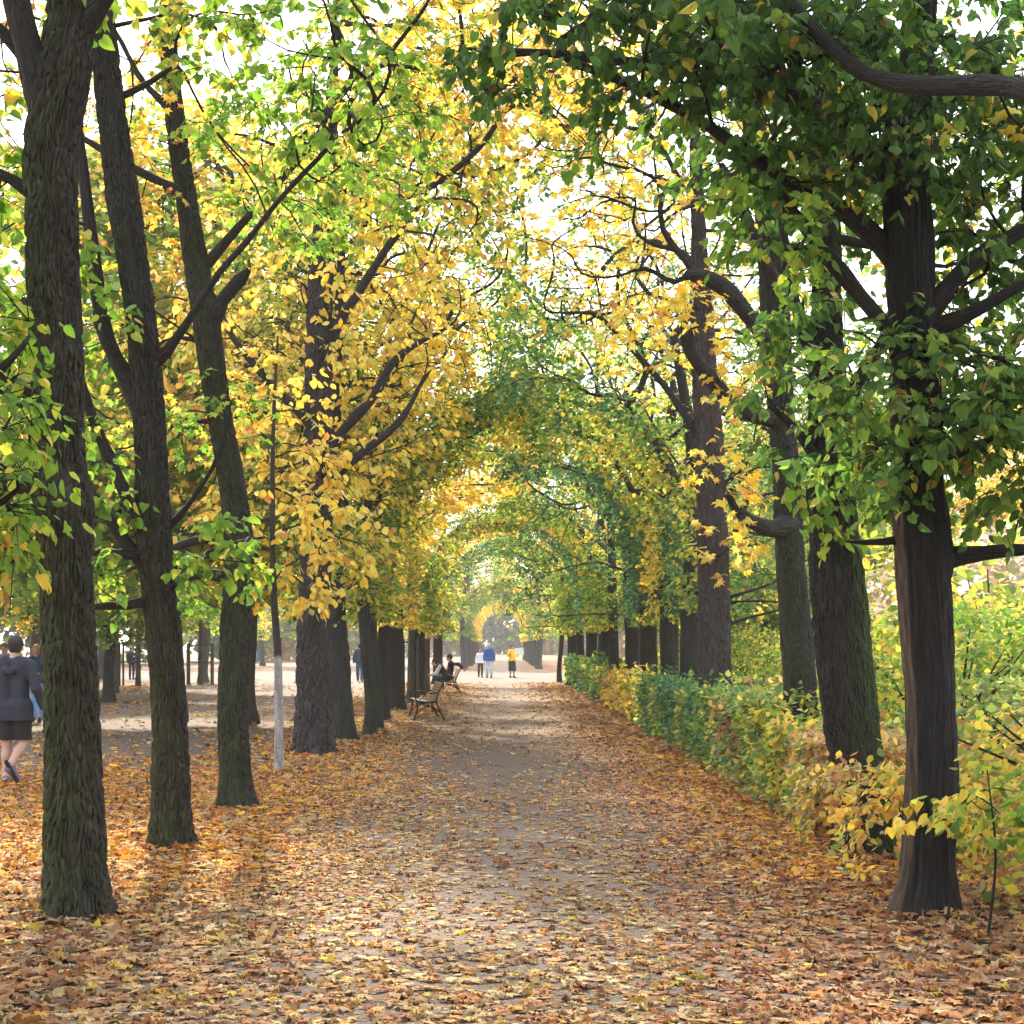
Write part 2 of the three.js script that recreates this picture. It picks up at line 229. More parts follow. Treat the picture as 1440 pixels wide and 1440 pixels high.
function branchSoups(G, lod) {                  // one soup per limb
  const out = [], { N } = G, follow = (a, k) => { // chain from node a through k
    const stem = N[a].limb < 0, pts = [V(N[a].x, N[a].y, N[a].z)], rad = [Math.min(N[a].rad, N[k].rad * (stem ? 1.7 : 1.15))], limb = N[k].limb; let q = k;
    for (;;) { pts.push(V(N[q].x, N[q].y, N[q].z)); rad.push(N[q].rad); const kids = N[q].kids; if (!kids.length) break; let best = kids[0]; for (const c of kids) if (N[c].rad > N[best].rad || (N[c].rad === N[best].rad && N[c].cnt > N[best].cnt)) best = c; for (const c of kids) if (c !== best) follow(q, c); q = best; }
    for (let m = 0; m < 2; m++) { let pv = pts[0].clone(); for (let j = 1; j < pts.length - 1; j++) { const c = pts[j].clone(); pts[j].multiplyScalar(0.5).addScaledVector(pv, 0.25).addScaledVector(pts[j + 1], 0.25); pv = c; } }
    if (stem) for (const [j, f] of [[1, 1.45], [2, 1.2]]) if (rad[j]) rad[j] = Math.min(rad[j] * f, N[a].rad); const R = rad[0]; if (R < lod.cut) return; rad[rad.length - 1] *= 0.5;
    addTube(out[limb] ??= new Soup(), pts, rad, R > 0.05 ? lod.big : R > 0.014 ? lod.mid : 3);
  };
  N.forEach((q, k) => { if (q.limb < 0) for (const c of q.kids) if (N[c].limb >= 0) follow(k, c); });
  return out.filter(Boolean);
}
// leaves on twigs round each branch tip; o: twigs, perTwig, len, size, t, droop
function leavesAt(r, tips, o, twigs) {
  const out = [];
  for (const tip of tips) {
    const g = tip.g, pal = g.pal, sz = g.size ?? o.size, n = Math.round((g.n ?? o.twigs) * (0.7 + r() * 0.6));
    for (let k = 0; k < n; k++) {
      const d = tip.dir.clone().multiplyScalar(0.9).add(ball(r).multiplyScalar(1.0)).add(V(0, -0.15, 0)); d.y *= 0.6; d.normalize();
      const len = o.len * (0.5 + r() * 0.8), pts = [tip.p.clone(), tip.p.clone().addScaledVector(d, len * 0.5).add(V(0, 0.02, 0)), tip.p.clone().addScaledVector(d, len).add(V(0, -0.1 * len, 0))];
      if (twigs) addTube(twigs, pts, [0.0035, 0.0028, 0.0016], 3);
      const side = d.clone().cross(V(0, 1, 0)).normalize();
      for (let m = 0; m < o.perTwig; m++) {
        if (r() > (g.keep ?? 1)) continue;
        const t = 0.15 + 0.85 * (m + r() * 0.6) / o.perTwig, p = pts[0].clone().lerp(pts[2], t).addScaledVector(ball(r), o.scatter ?? 0.03), sg = m % 2 ? 1 : -1;
        const l = side.clone().multiplyScalar(sg * 0.7).addScaledVector(d, 0.5).add(V(0, -(g.droop ?? o.droop), 0)).addScaledVector(ball(r), 0.55).normalize(), up = V(0, 1, 0).addScaledVector(ball(r), 0.9).addScaledVector(d, 0.3), nn = up.sub(l.clone().multiplyScalar(up.dot(l))).normalize();
        const c = pick(r, pal); const T = g.t ?? o.t; out.push({ t: T === LINDEN ? [LINDEN, LINDEN_B, LINDEN_C][(r() * 3) | 0] : T, x: p.x, y: p.y, z: p.z, l, n: nn, s: sz * (0.5 + 0.8 * r()), c, j: 0.75 + 0.5 * r() });
      }
    }
  }
  return out;
}
// goals inside an ellipsoid
function blob(r, out, cx, cy, cz, rx, ry, rz, n, pal, extra = {}) { for (let k = 0; k < n; k++) { const b = ball(r); if (fbm((cx + b.x * rx) * 1.3, (cy + b.y * ry) * 1.3, (cz + b.z * rz) * 1.3, 2) < (extra.gap ?? 0.36)) continue; out.push({ p: V(cx + b.x * rx, cy + b.y * ry, cz + b.z * rz), pal: PAL[pal], ...extra }); } }
function fan(r, out, cx, cy, cz, dx, dy, dz, len, n) { for (let k = 0; k < n; k++) { const b = ball(r), q = len * (0.55 + 0.6 * r()); out.push({ p: V(cx + (dx + b.x * 0.55) * q, cy + (dy + b.y * 0.4) * q, cz + (dz + b.z * 0.55) * q), pal: PAL.gold, keep: 0.04, n: 2 }); } }
const inFrame = (x, y, z) => { const d = -z; if (d < 1) return 0; const px = 705 + x / d * 2400, py = 908 - (y - 1.65) / d * 2400; return px > -10 && px < 1450 && py > -10 && py < 1450 ? 1 / d : 0; };
// a tree close enough to show single leaves: every point below is given from the foot of the trunk
function nearTree(name, label, at, o) {
  const r = rngOf(o.seed), root = thing(name, label, 'tree', at, 0, o.group), cv = o.bark ?? {};
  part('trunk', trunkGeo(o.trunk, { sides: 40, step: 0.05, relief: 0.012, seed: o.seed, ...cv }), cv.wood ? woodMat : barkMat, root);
  const goals = o.goals(r), G = grow(r, o.trunk, o.limbs ?? [], goals, o.grow), tw = twigMat(o.twigColor ?? [0.036, 0.03, 0.026]), soups = branchSoups(G, { cut: 0, big: 9, mid: 5 }), twigs = new Soup();
  soups.sort((a, b) => b.count - a.count).forEach((s, k) => { if (k < 24) return part('limb', s.geo(), tw, root); const b = twigs.count; for (const f of 'pnu') for (const x of s[f]) twigs[f].push(x); for (const x of s.i) twigs.i.push(b + x); });
  const L = leavesAt(r, G.tips, { twigs: 3, perTwig: 5, len: 0.3, size: 0.085, t: LINDEN, droop: 0.7, ...o.leaf }, twigs), rest = new Soup();
  if (twigs.count) part('twigs', twigs.geo(), tw, root, 'stuff');
  const score = L.map((q, k) => [inFrame(q.x + at[0], q.y + at[1], q.z + at[2]) * q.s, k]).sort((a, b) => b[0] - a[0]), single = new Set(score.slice(0, o.singles ?? 0).filter((q) => q[0] > 0).map((q) => q[1]));
  L.forEach((q, k) => { if (!single.has(k)) addLeaf(rest, q); });
  const crown = part('crown', rest.geo(), leafMat, root, 'stuff');
  for (const k of single) { const m = part('leaf', leafGeo(L[k].t), oneLeafMat(L[k].c), crown); m.applyMatrix4(leafMatrix(L[k])); }
  return root;
}
// ---------- ground ----------
const litter = (x, d) => {                      // how thickly fallen leaves lie at x, d metres ahead: 0 bare gravel .. 1
  const n = fbm(x * 0.45 + 3, d * 0.22, 1.5, 3), mid = Math.exp(-Math.pow((x - 0.1) / 1.3, 2)), far = smooth(-3.4, -5.0, x + (n - 0.5) * 1.5) * (1 - 0.6 * smooth(-13.5, -15, x)), cross = smooth(74, 78, d) * (1 - smooth(104, 110, d));
  return clamp((0.98 - 0.8 * mid * smooth(5, 13, d) * (0.75 + 0.5 * n) + (n - 0.5) * 1.1) * (1 - 0.9 * far * smooth(19, 27, d + (n - 0.5) * 8)) * (1 - 0.9 * cross));
};
{
  const xs = [], ds = []; for (let x = -600; x < -30; x += 30) xs.push(x); for (let x = -30; x < 20; x += 0.5) xs.push(x); for (let x = 20; x <= 600; x += 29) xs.push(x);
  for (let d = -60; d < 3; d += 7) ds.push(d); for (let d = 3; d < 30; d += 0.5) ds.push(d); for (let d = 30; d < 130; d += 1.5) ds.push(d); for (let d = 130; d < 700; d += 15) ds.push(d);
  const s = new Soup();
  for (const d of ds) for (const x of xs) {
    s.p.push(x, (fbm(x * 0.5, d * 0.5, 4.2, 2) - 0.5) * 0.03 * (Math.abs(x) < 20 ? 1 : 0), -d); s.u.push(x, d);
    const l = d > 26 || x > 3.2 ? clamp(litter(x, d) * smooth(20, 60, d) * 0.8 + (x > 3.2 ? 0.35 : 0)) : 0, w = fbm(x * 0.8, d * 0.4, 9, 3), soil = x > 3.0 ? 1 : 0;
    const g = soil ? [0.12, 0.09, 0.06] : [0.185, 0.142, 0.112], q = [lerp(0.42, 0.3, w), lerp(0.22, 0.13, w), lerp(0.08, 0.055, w)]; for (let k = 0; k < 3; k++) s.c.push(lerp(g[k], q[k], l) * (0.85 + 0.3 * w));
  }
  const W = xs.length; for (let j = 0; j < ds.length - 1; j++) for (let i = 0; i < W - 1; i++) { const a = j * W + i; s.i.push(a, a + 1, a + W, a + 1, a + W + 1, a + W); }
  const g = s.geo(); g.computeVertexNormals();
  var ground = part('ground', g, new THREE.MeshStandardMaterial({ color: rgb(1, 1, 1), map: gravelTone, bumpMap: gravelBump, bumpScale: 0.012, roughness: 1, vertexColors: true }), scene);
  tag(ground, 'gravel avenue floor strewn with fallen leaves', 'ground', null, 'structure');
}
{ // fallen leaves: the largest ones are single pieces of the ground, the rest is litter
  const r = rngOf(77), L = MAPLES.map(() => []), one = [];
  const dry = [[0.5, 0.33, 0.15, 6], [0.58, 0.43, 0.21, 5], [0.38, 0.22, 0.1, 4], [0.2, 0.11, 0.06, 2], [0.58, 0.32, 0.06, 2.4], [0.64, 0.46, 0.06, 1.2], [0.38, 0.15, 0.035, 2]];
  const orange = [[0.66, 0.3, 0.04, 5], [0.56, 0.2, 0.03, 4], [0.72, 0.42, 0.05, 3], [0.34, 0.13, 0.04, 3], [0.5, 0.34, 0.17, 3], [0.22, 0.1, 0.045, 1.5]];
  const russet = [[0.42, 0.17, 0.06, 5], [0.3, 0.12, 0.05, 4], [0.55, 0.26, 0.07, 3], [0.45, 0.28, 0.14, 3], [0.2, 0.085, 0.04, 2]];
  const drop = (x, d, big) => {
    const y = (fbm(x * 0.5, d * 0.5, 4.2, 2) - 0.5) * 0.03, n = fbm(x * 0.35, d * 0.3, 20, 2), o = smooth(11, 14, d + (n - 0.5) * 6) * Math.max(smooth(-0.9, -2.0, x + (n - 0.5)), 0.16, smooth(1.3, 2.3, x)), far = smooth(24, 30, d);
    const pal = r() < o * (1 - 0.45 * far) ? orange : r() < 0.35 + (x > 1 ? 0.4 : 0) ? russet : dry, c = pick(r, pal), up = V(0, 1, 0).addScaledVector(ball(r), 0.13 + 0.25 * smooth(1.6, 2.6, Math.abs(x)) + (r() < 0.08 ? 0.4 : 0)), a = r() * 6.2832, l = V(Math.cos(a), 0, Math.sin(a)); up.normalize(); l.sub(up.clone().multiplyScalar(l.dot(up))).normalize();
    return { t: MAPLES[(r() * 4) | 0], x, y: y + 0.008 + r() * r() * (0.016 + 0.05 * smooth(1.5, 2.5, Math.abs(x)) * n), z: -d, l, n: up, s: (0.036 + 0.058 * r() + 0.03 * smooth(1.0, 2.0, Math.abs(x))) * (big ?? 1), c, j: 0.6 + 0.5 * r() };
  };
  const zone = (d0, d1, x0, x1, per) => { const n = Math.round((d1 - d0) * (x1 - x0) * per); for (let k = 0; k < n; k++) { const d = lerp(d0, d1, r()), x = lerp(x0, x1, r()); if (Math.abs(x) > 0.36 * d + 1.8 || r() > litter(x, d)) continue; const q = drop(x, d, d > 34 ? 1.5 : d > 22 ? 1.2 : 1); (d < 9.4 && Math.abs(x) < d * 0.3 && one.length < 300 && r() < 0.2 && q.s > 0.095 ? one : L[MAPLES.indexOf(q.t)]).push(q); } };
  zone(5.5, 14, -6.5, 4.2, 430); zone(14, 22, -9, 4.5, 280); zone(22, 34, -12, 4.5, 110); zone(34, 76, -15, 4, 34);
  const grp = new THREE.Group(); grp.name = 'fallen_leaves'; scene.add(grp); tag(grp, 'dense litter of dry tan and orange maple leaves on the gravel', 'fallen leaves', null, 'stuff');
  for (const q of one) { const m = part('leaf', leafGeo(q.t), oneLeafMat(q.c), ground); m.applyMatrix4(leafMatrix(q)); }
  for (const [x, d, R] of [[-2.54, 10.23, 0.2], [-2.66, 13.8, 0.18], [-2.66, 17.22, 0.18], [-2.84, 25.7, 0.33], [-2.75, 29.3, 0.26], [2.57, 10.37, 0.2], [2.83, 13.3, 0.25], [-2.83, 21.76, 0.06]]) for (let k = 0; k < 90; k++) {   // leaves blown against the trunks
    const a = r() * 6.2832, q = drop(x + Math.cos(a) * (R + r() * r() * 0.28), d + Math.sin(a) * (R + r() * r() * 0.28)); q.y = 0.01 + r() * 0.06 * (1 - Math.hypot(q.x - x, -q.z - d) / (R + 0.35)) + 0.01; const t = 0.35 * r(); q.n.add(V(Math.cos(a) * t, 0, -Math.sin(a) * t)).normalize(); q.l.sub(q.n.clone().multiplyScalar(q.l.dot(q.n))).normalize(); L[MAPLES.indexOf(q.t)].push(q);
  }
  { const s = new Soup(); for (let k = 0; k < 90; k++) { const d = 6 + 20 * r(), x = (r() * 2 - 1) * Math.min(4, 0.33 * d), a = r() * 6.28, l = 0.08 + 0.28 * r() * r(), y = 0.02; addTube(s, [V(x, y, -d), V(x + Math.cos(a) * l * 0.5 + (r() - 0.5) * 0.03, y + 0.012, -d + Math.sin(a) * l * 0.5), V(x + Math.cos(a) * l, y, -d + Math.sin(a) * l)], [0.004, 0.0035, 0.002], 4); } part('fallen_twigs', s.geo(), twigMat([0.08, 0.06, 0.05]), grp, 'stuff'); }
  L.forEach((list, k) => { const im = new THREE.InstancedMesh(leafGeo(MAPLES[k]), new THREE.MeshPhysicalMaterial({ ...leafBase, transmission: 0.25 }), list.length); im.name = 'leaf_layer'; im.userData.kind = 'stuff'; im.castShadow = im.receiveShadow = true; list.forEach((q, i) => { im.setMatrixAt(i, leafMatrix(q)); im.setColorAt(i, rgb(q.c[0] * q.j, q.c[1] * q.j, q.c[2] * q.j)); }); grp.add(im); });
  { // crumbs of broken leaf between the whole ones
    const n = 42000, bit = leafGeo(RHOMB), im = new THREE.InstancedMesh(bit, new THREE.MeshStandardMaterial({ roughness: 1, side: THREE.DoubleSide }), n); im.name = 'leaf_crumb_layer'; im.userData.kind = 'stuff'; im.castShadow = im.receiveShadow = true;
    for (let k = 0; k < n; k++) { const d = 5.5 + 22 * Math.pow(r(), 1.5), x = (r() * 2 - 1) * Math.min(3, 0.36 * d), q = drop(x, d); q.t = RHOMB; q.s = 0.012 + 0.03 * r() * r(); q.y = (fbm(x * 0.5, d * 0.5, 4.2, 2) - 0.5) * 0.03 + 0.003 + 0.004 * r(); q.j *= 0.8; im.setMatrixAt(k, leafMatrix(q)); im.setColorAt(k, rgb(q.c[0] * q.j, q.c[1] * q.j, q.c[2] * q.j)); } grp.add(im);
  }

}

// ---------- the clipped rows beyond the first trees ----------
// seen from the foot of the trunk, the walk lies towards +x; its vault is 2.25 m to each side of a centre line at x = 2.7
const SPRING = 3.25;
const vaultAt = (x, y, o) => { const u = Math.abs(2.7 - x), half = o.half ?? 2.15; return y < SPRING ? u / half : Math.hypot(u / half, (y - SPRING) / (o.rise ?? 2.25)); };
function vaultGoals(r, n, pals, o = {}) {
  const out = []; let tries = 0; const off = r() * 50, T = o.top ?? 11;
  while (out.length < n && tries++ < n * 80) {
    const x = lerp(-3.0, 3.2, r()), y = lerp(o.low ?? 2.25, T, r()), z = lerp(-2.3, 2.3, r()), q = vaultAt(x, y, o); if (q < 1.02) continue;
    const top = T - 0.16 * (x - 0.8) * (x - 0.8) - 0.1 * z * z, out1 = 1 - Math.hypot((x - 0.4) / 3.6, (y - 5.9) / 5.6, z / 2.9); if (y > top || out1 < 0) continue;
    if (y < 2.9 && x < -2.2) continue;
    const shell = q < 1.22, w = (shell ? 1 : 0.1) + (out1 < 0.14 ? 0.22 : 0) + (Math.abs(z) > 1.9 && q < 1.6 ? 0.3 : 0); if (r() > w || fbm(x * 0.9 + off, y * 0.9, z * 0.9, 2) < (shell ? 0.3 : 0.42)) continue;
    const m = fbm(x * 0.55 + off, y * 0.55 + 9, z * 0.55, 2); out.push({ p: V(x, y, z), pal: PAL[m < 0.45 ? pals[0] : m < 0.56 ? pals[1] : pals[2] ?? pals[0]] });
  }
  return out;
}
function rowTree(name, label, group, seed, pals, lod, o = {}) {
  const r = rngOf(seed), root = thing(name, label, 'tree', [0, 0, 0], 0, group), R = o.r ?? lerp(0.17, 0.24, r()), k = lod === 'mid';
  const trunk = [[0, -0.02, 0, R * 1.3], [0.02, 0.5, 0, R * 1.05], [(r() - 0.5) * 0.2, 2.2, (r() - 0.5) * 0.2, R], [(r() - 0.5) * 0.4, 4.5, (r() - 0.5) * 0.4, R * 0.7], [(r() - 0.3) * 0.6, 7.0, (r() - 0.5) * 0.6, R * 0.35]];
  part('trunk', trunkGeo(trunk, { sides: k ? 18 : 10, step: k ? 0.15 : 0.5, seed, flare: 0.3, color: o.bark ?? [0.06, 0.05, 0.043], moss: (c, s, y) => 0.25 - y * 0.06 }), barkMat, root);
  const goals = vaultGoals(r, k ? 620 : 210, pals, o), G = grow(r, trunk, [], goals, { minY: 2.1, step: k ? 0.3 : 0.6, thin: k ? 0.0055 : 0.008 }), sp = branchSoups(G, { cut: k ? 0.007 : 0.015, big: 6, mid: 4 }), all = new Soup();
  for (const s of sp) { const b = all.count; for (const f of 'pnu') for (const x of s[f]) all[f].push(x); for (const x of s.i) all.i.push(b + x); }
  if (all.count) part('branches', all.geo(), twigMat([0.075, 0.06, 0.05]), root, 'stuff');
  const L = leavesAt(r, G.tips, k ? { twigs: 3, perTwig: 8, len: 0.42, size: 0.1, t: o.t ?? SIMPLE, droop: 0.4, scatter: 0.1 } : { twigs: 4, perTwig: 6, len: 0.5, size: 0.19, t: RHOMB, droop: 0.4, scatter: 0.16 }), s = new Soup(); for (const q of L) if (vaultAt(q.x, q.y, o) > 0.97 && q.y > 2.1) addLeaf(s, q);
  part('crown', s.geo(), leafMat, root, 'stuff'); return root;
}
const X0 = 2.7;
{
  const mid = [['goldgreen', 'midgreen', 'gold'], ['midgreen', 'lime', 'goldgreen'], ['gold', 'goldgreen', 'autumn'], ['teal', 'midgreen', 'goldgreen'], ['lime', 'goldgreen', 'midgreen'], ['olive', 'autumn', 'gold'], ['teal', 'teal', 'olive']];
  const say = ['mottled green-gold', 'fresh green', 'golden yellow', 'blue green', 'lime green', 'olive and rust', 'dark blue green'];
  const protos = mid.map((p, k) => { const t = rowTree('linden_tree', '', 'clipped trees vaulting the walk', 300 + k * 7, p, 'mid', { r: [0.14, 0.105, 0.2, 0.2, 0.15, 0.16, 0.2][k], half: [2.3, 2.4, 2.15, 2.35, 1.95, 2.05, 2.2][k], rise: [2.5, 2.6, 2.35, 2.5, 2.1, 2.15, 2.3][k], ...(k === 2 ? { t: PALMATE } : {}) }); t.visible = true; return t; });
  const used = protos.map(() => false);
  const put = (k, x, d, side, where) => { const turn = side > 0 ? Math.PI : 0, label = say[k] + ' linden clipped to an arch, ' + where; if (!used[k]) { used[k] = true; const o = protos[k]; o.position.set(x, 0, -d); o.rotation.y = turn; o.userData.label = label; return o; } return dup(protos[k], [x, 0, -d], turn, label); };
  [[1, 31.4, -2.42, 'next behind the grey-barked pair of lindens'], [1, 33.6, -2.45, 'its stem half hidden by its slim green neighbour'], [0, 38.1, -2.67, 'beside the empty bench'], [2, 44, -2.71, 'thick stem just past the empty bench'], [4, 52.4, -2.74, 'just past the staked young tree'], [5, 56, -2.7, 'just before the occupied bench'], [6, 72, -2.7, 'last of the bench row before the crossing']].forEach(([k, d, x, w]) => put(k, x, d, -1, w));
  [[3, 29.5, 3.3, 'behind the near end of the blue-green hedge'], [0, 33.5, 3.3, 'behind the far end of the blue-green hedge'], [6, 38, 3.3, 'behind the golden hedge'], [3, 43, 3.3, 'behind the gold and brown hedge'], [4, 48, 3.2, 'at the end of the gold and brown hedge'], [2, 53, 3.2, 'behind the start of the pale green hedge'], [6, 58, 3.1, 'behind the pale green hedge'], [4, 64, 3.0, 'behind the pale green hedge'], [3, 70, 2.9, 'behind the pale green hedge'], [1, 76.2, 2.6, 'alone where the hedge meets the crossing']].forEach(([k, d, x, w]) => put(k, x, d, 1, w));
  // the avenue goes on behind the viewpoint and shades what faces it
  [[-2.9, 2.6, -1, 5], [3.0, 2.2, 1, 6], [-2.7, -2, -1, 3], [2.9, -3, 1, 0], [-2.7, -7, -1, 0], [2.9, -8, 1, 3], [-2.7, -12, -1, 5], [2.8, -13, 1, 6], [-2.7, -18, -1, 3], [2.8, -19, 1, 0]].forEach(([x, d, sd, k]) => dup(protos[k], [x, 0, -d], sd > 0 ? Math.PI : 0, say[k] + ' linden of the same avenue standing outside the view', 'avenue trees outside the view'));
  const far = [['olive', 'lime', 'goldgreen'], ['goldgreen', 'gold', 'lime'], ['midgreen', 'olive', 'olive'], ['gold', 'goldgreen', 'goldgreen']];
  const fsay = ['olive green', 'yellow green', 'muted green', 'pale gold'];
  const fp = far.map((p, k) => rowTree('linden_tree', fsay[k] + ' clipped linden in the hazy avenue past the crossing', 'clipped trees past the crossing', 500 + k * 5, p, 'far', { half: [2.5, 2.45, 2.45, 2.3][k], rise: [2.5, 2.45, 2.5, 2.3][k], bark: [0.17, 0.155, 0.15], r: 0.2 })), fu = fp.map(() => false);  // far bark is a paler colour standing in for haze
  const fput = (k, x, d, turn, label, group) => { if (!fu[k]) { fu[k] = true; fp[k].position.set(x, 0, -d); fp[k].rotation.y = turn; if (label) { fp[k].userData.label = label; fp[k].userData.group = group; } return; } dup(fp[k], [x, 0, -d], turn, label, group); };
  const r = rngOf(5);
  for (let d = 119; d < 196; d += 9.5) for (const sd of [-1, 1]) fput((d < 136 ? [0, 1][+(sd > 0)] : d < 155 ? 2 : 3), sd * X0 + (r() - 0.5) * 0.2, d + r(), sd > 0 ? Math.PI : 0);
  // the parallel rows across the open gravel
  [[-13.3, 76.2], [-19.7, 84.3], [-19.7, 72], [-13.4, 122], [-13.4, 130], [-19.6, 122], [-19.6, 131], [-13.3, 140], [-19.6, 140], [-26, 84], [-26, 122], [-26, 131], [-26, 74], [-8.0, 124], [-8.0, 134], [-33, 126], [-33, 90]].forEach(([x, d], k) => fput((k * 7 + 1) % 4, x, d, x < -16 ? Math.PI : 0, fsay[(k * 7 + 1) % 4] + ' clipped linden beyond the open gravel, trunk coloured pale for haze', 'clipped trees beyond the open gravel'));
}
// ---------- the first trees of both rows ----------
const mossy = (bx, bz, lo = 0.2, top = 3) => (c, s, y) => lo + 0.5 * (c * bx + s * bz) - y / top * 0.25;
const rel = (x0, pts) => pts.map(([x, y, r, z]) => [x - x0, y, z ?? 0, r]);
nearTree('linden_tree', 'linden whose lime leaves hang before the thick forked trunk', [-2.6, 0, -7.2], { seed: 21, singles: 120,
  trunk: [[0, 0, 0, 0.24], [0, 1, 0, 0.18], [0.02, 3, 0, 0.16], [-0.1, 5, 0, 0.13], [-0.2, 7, 0, 0.08]], limbs: [[[0, 2.2, 0, 0.05], [0.3, 2.7, -0.05, 0.03], [0.62, 2.95, -0.1, 0.012]], [[0, 2.0, 0, 0.04], [0.3, 2.2, -0.1, 0.02], [0.6, 2.3, -0.15, 0.01]]],
  leaf: { size: 0.058 }, goals: (r) => { const g = []; blob(r, g, 0.46, 2.85, -0.1, 0.16, 0.45, 0.35, 22, 'lime'); blob(r, g, 0.48, 2.25, -0.1, 0.14, 0.22, 0.3, 12, 'lime'); blob(r, g, 0.42, 2.08, -0.15, 0.12, 0.1, 0.2, 4, 'autumn'); blob(r, g, 0, 6.2, 0, 2.0, 1.6, 1.8, 160, 'lime'); return g; } });
nearTree('linden_tree', 'thickest-stemmed linden beside the walking man, trunk forking high up', [-2.54, 0, -10.23], { seed: 3, singles: 60,
  trunk: rel(-2.54, [[-2.54, -0.02, 0.205], [-2.56, 0.41, 0.179], [-2.58, 1.26, 0.162], [-2.61, 2.11, 0.153], [-2.62, 2.54, 0.176], [-2.65, 2.79, 0.153], [-2.67, 3.47, 0.153], [-2.7, 4.24, 0.149], [-2.7, 4.67, 0.158], [-2.63, 5.05, 0.153], [-2.58, 5.52, 0.132], [-2.5, 6.5, 0.1], [-2.5, 8, 0.05]]),
  bark: { knots: [[1.2, 2.5, 0.14, 0.05], [0.6, 3.4, 0.07, 0.03], [2.2, 4.1, 0.06, 0.03], [1.7, 1.5, 0.05, 0.018]], sides: 190, step: 0.022, relief: 0.024, plates: 38, color: [0.06, 0.053, 0.042], moss: mossy(-0.7, 0.4, 0.4, 3.5), mossColor: [0.075, 0.095, 0.03], flare: 0.3, toes: 5 },
  limbs: [[[-0.16, 4.8, 0, 0.1], [-0.28, 5.2, 0.05, 0.09], [-0.42, 5.8, 0.1, 0.07], [-0.6, 7, 0.1, 0.04]], [[-0.08, 2.55, 0, 0.05], [-0.4, 2.62, 0, 0.04], [-0.9, 2.6, 0, 0.03]], [[-0.1, 3.1, 0, 0.04], [-0.5, 3.3, 0.1, 0.03], [-0.9, 3.7, 0.1, 0.02]], [[-0.14, 4.3, 0, 0.04], [-0.5, 4.5, 0, 0.03], [-0.9, 4.5, 0, 0.02]], [[-0.14, 4.7, 0, 0.05], [-0.4, 5.3, -0.1, 0.04], [-0.8, 5.6, -0.1, 0.03]], [[0.0, 5.3, 0, 0.06], [0.5, 5.9, 0.1, 0.04], [1.2, 6.2, 0, 0.025]]],
  goals: (r) => { const g = []; blob(r, g, -0.9, 4.0, 0, 0.55, 1.3, 0.9, 60, 'lime'); blob(r, g, -0.8, 2.7, 0, 0.5, 0.5, 0.6, 26, 'goldgreen'); blob(r, g, 0, 7.0, 0, 2.2, 1.4, 2.0, 170, 'lime'); return g; } });
nearTree('linden_tree', 'slightly leaning linden with a bundle of low crossing limbs and lime leaves', [-2.66, 0, -13.8], { seed: 8, singles: 120,
  trunk: rel(-2.66, [[-2.66, -0.02, 0.178], [-2.67, 0.43, 0.155], [-2.68, 1.12, 0.138], [-2.77, 2.1, 0.128], [-2.81, 2.62, 0.142], [-2.83, 3.19, 0.121], [-2.86, 3.65, 0.126], [-2.94, 4.46, 0.121], [-3.06, 5.26, 0.132], [-3.16, 6.01, 0.115], [-3.24, 6.87, 0.098], [-3.3, 8, 0.06], [-3.2, 9, 0.03]]),
  bark: { knots: [[1.1, 2.2, 0.12, 0.045], [2.0, 2.9, 0.07, 0.03], [1.4, 0.9, 0.05, 0.018]], sides: 150, step: 0.028, relief: 0.021, plates: 32, color: [0.051, 0.045, 0.037], moss: mossy(-0.5, 0.5, 0.28, 2.6), mossColor: [0.07, 0.09, 0.028], flare: 0.3 },
  limbs: [[[-0.1, 2.2, 0, 0.06], [-0.3, 2.7, 0.1, 0.055], [-0.62, 3.5, 0.15, 0.045], [-0.75, 4.0, 0.2, 0.03]], [[-0.08, 2.1, 0, 0.06], [-0.35, 2.45, 0.05, 0.05], [-0.65, 2.95, 0.1, 0.035]], [[-0.08, 2.05, 0, 0.05], [-0.4, 1.95, 0.1, 0.04], [-0.6, 1.98, 0.1, 0.03], [-0.8, 1.94, 0.1, 0.02]], [[-0.1, 2.35, 0, 0.04], [-0.5, 2.4, 0.1, 0.03], [-0.9, 2.38, 0.15, 0.02]],
    [[-0.2, 3.6, 0, 0.08], [-0.5, 4.0, 0, 0.07], [-0.62, 4.6, 0, 0.06], [-0.72, 5.6, 0.1, 0.05], [-0.9, 7, 0.2, 0.03]], [[-0.02, 2.6, 0, 0.025], [0.35, 3.1, 0.1, 0.02], [0.5, 3.6, 0.1, 0.012]], [[-0.1, 3.9, 0, 0.04], [0.3, 4.5, 0.1, 0.03], [1.0, 5.4, 0, 0.02], [1.6, 6.0, 0, 0.014]], [[-0.05, 2.25, 0, 0.035], [0.4, 2.45, -0.1, 0.028], [0.7, 2.55, -0.2, 0.02]]],
  leaf: { size: 0.086 }, goals: (r) => { const g = []; blob(r, g, 1.0, 6.3, -0.4, 1.0, 1.1, 1.5, 105, 'lime'); blob(r, g, 0.35, 2.35, 0.1, 0.5, 0.35, 0.5, 17, 'lime'); blob(r, g, -0.3, 2.15, 0.2, 0.5, 0.25, 0.5, 13, 'lime'); blob(r, g, -0.9, 4.3, 0.2, 0.7, 1.0, 0.9, 60, 'lime'); blob(r, g, -0.9, 3, 0.1, 0.6, 0.6, 0.8, 26, 'lime'); blob(r, g, -0.8, 7.6, 0, 1.8, 1.6, 1.6, 130, 'goldgreen'); blob(r, g, 1.6, 8.6, -0.4, 2.0, 1.0, 1.8, 130, 'lime'); return g; } });
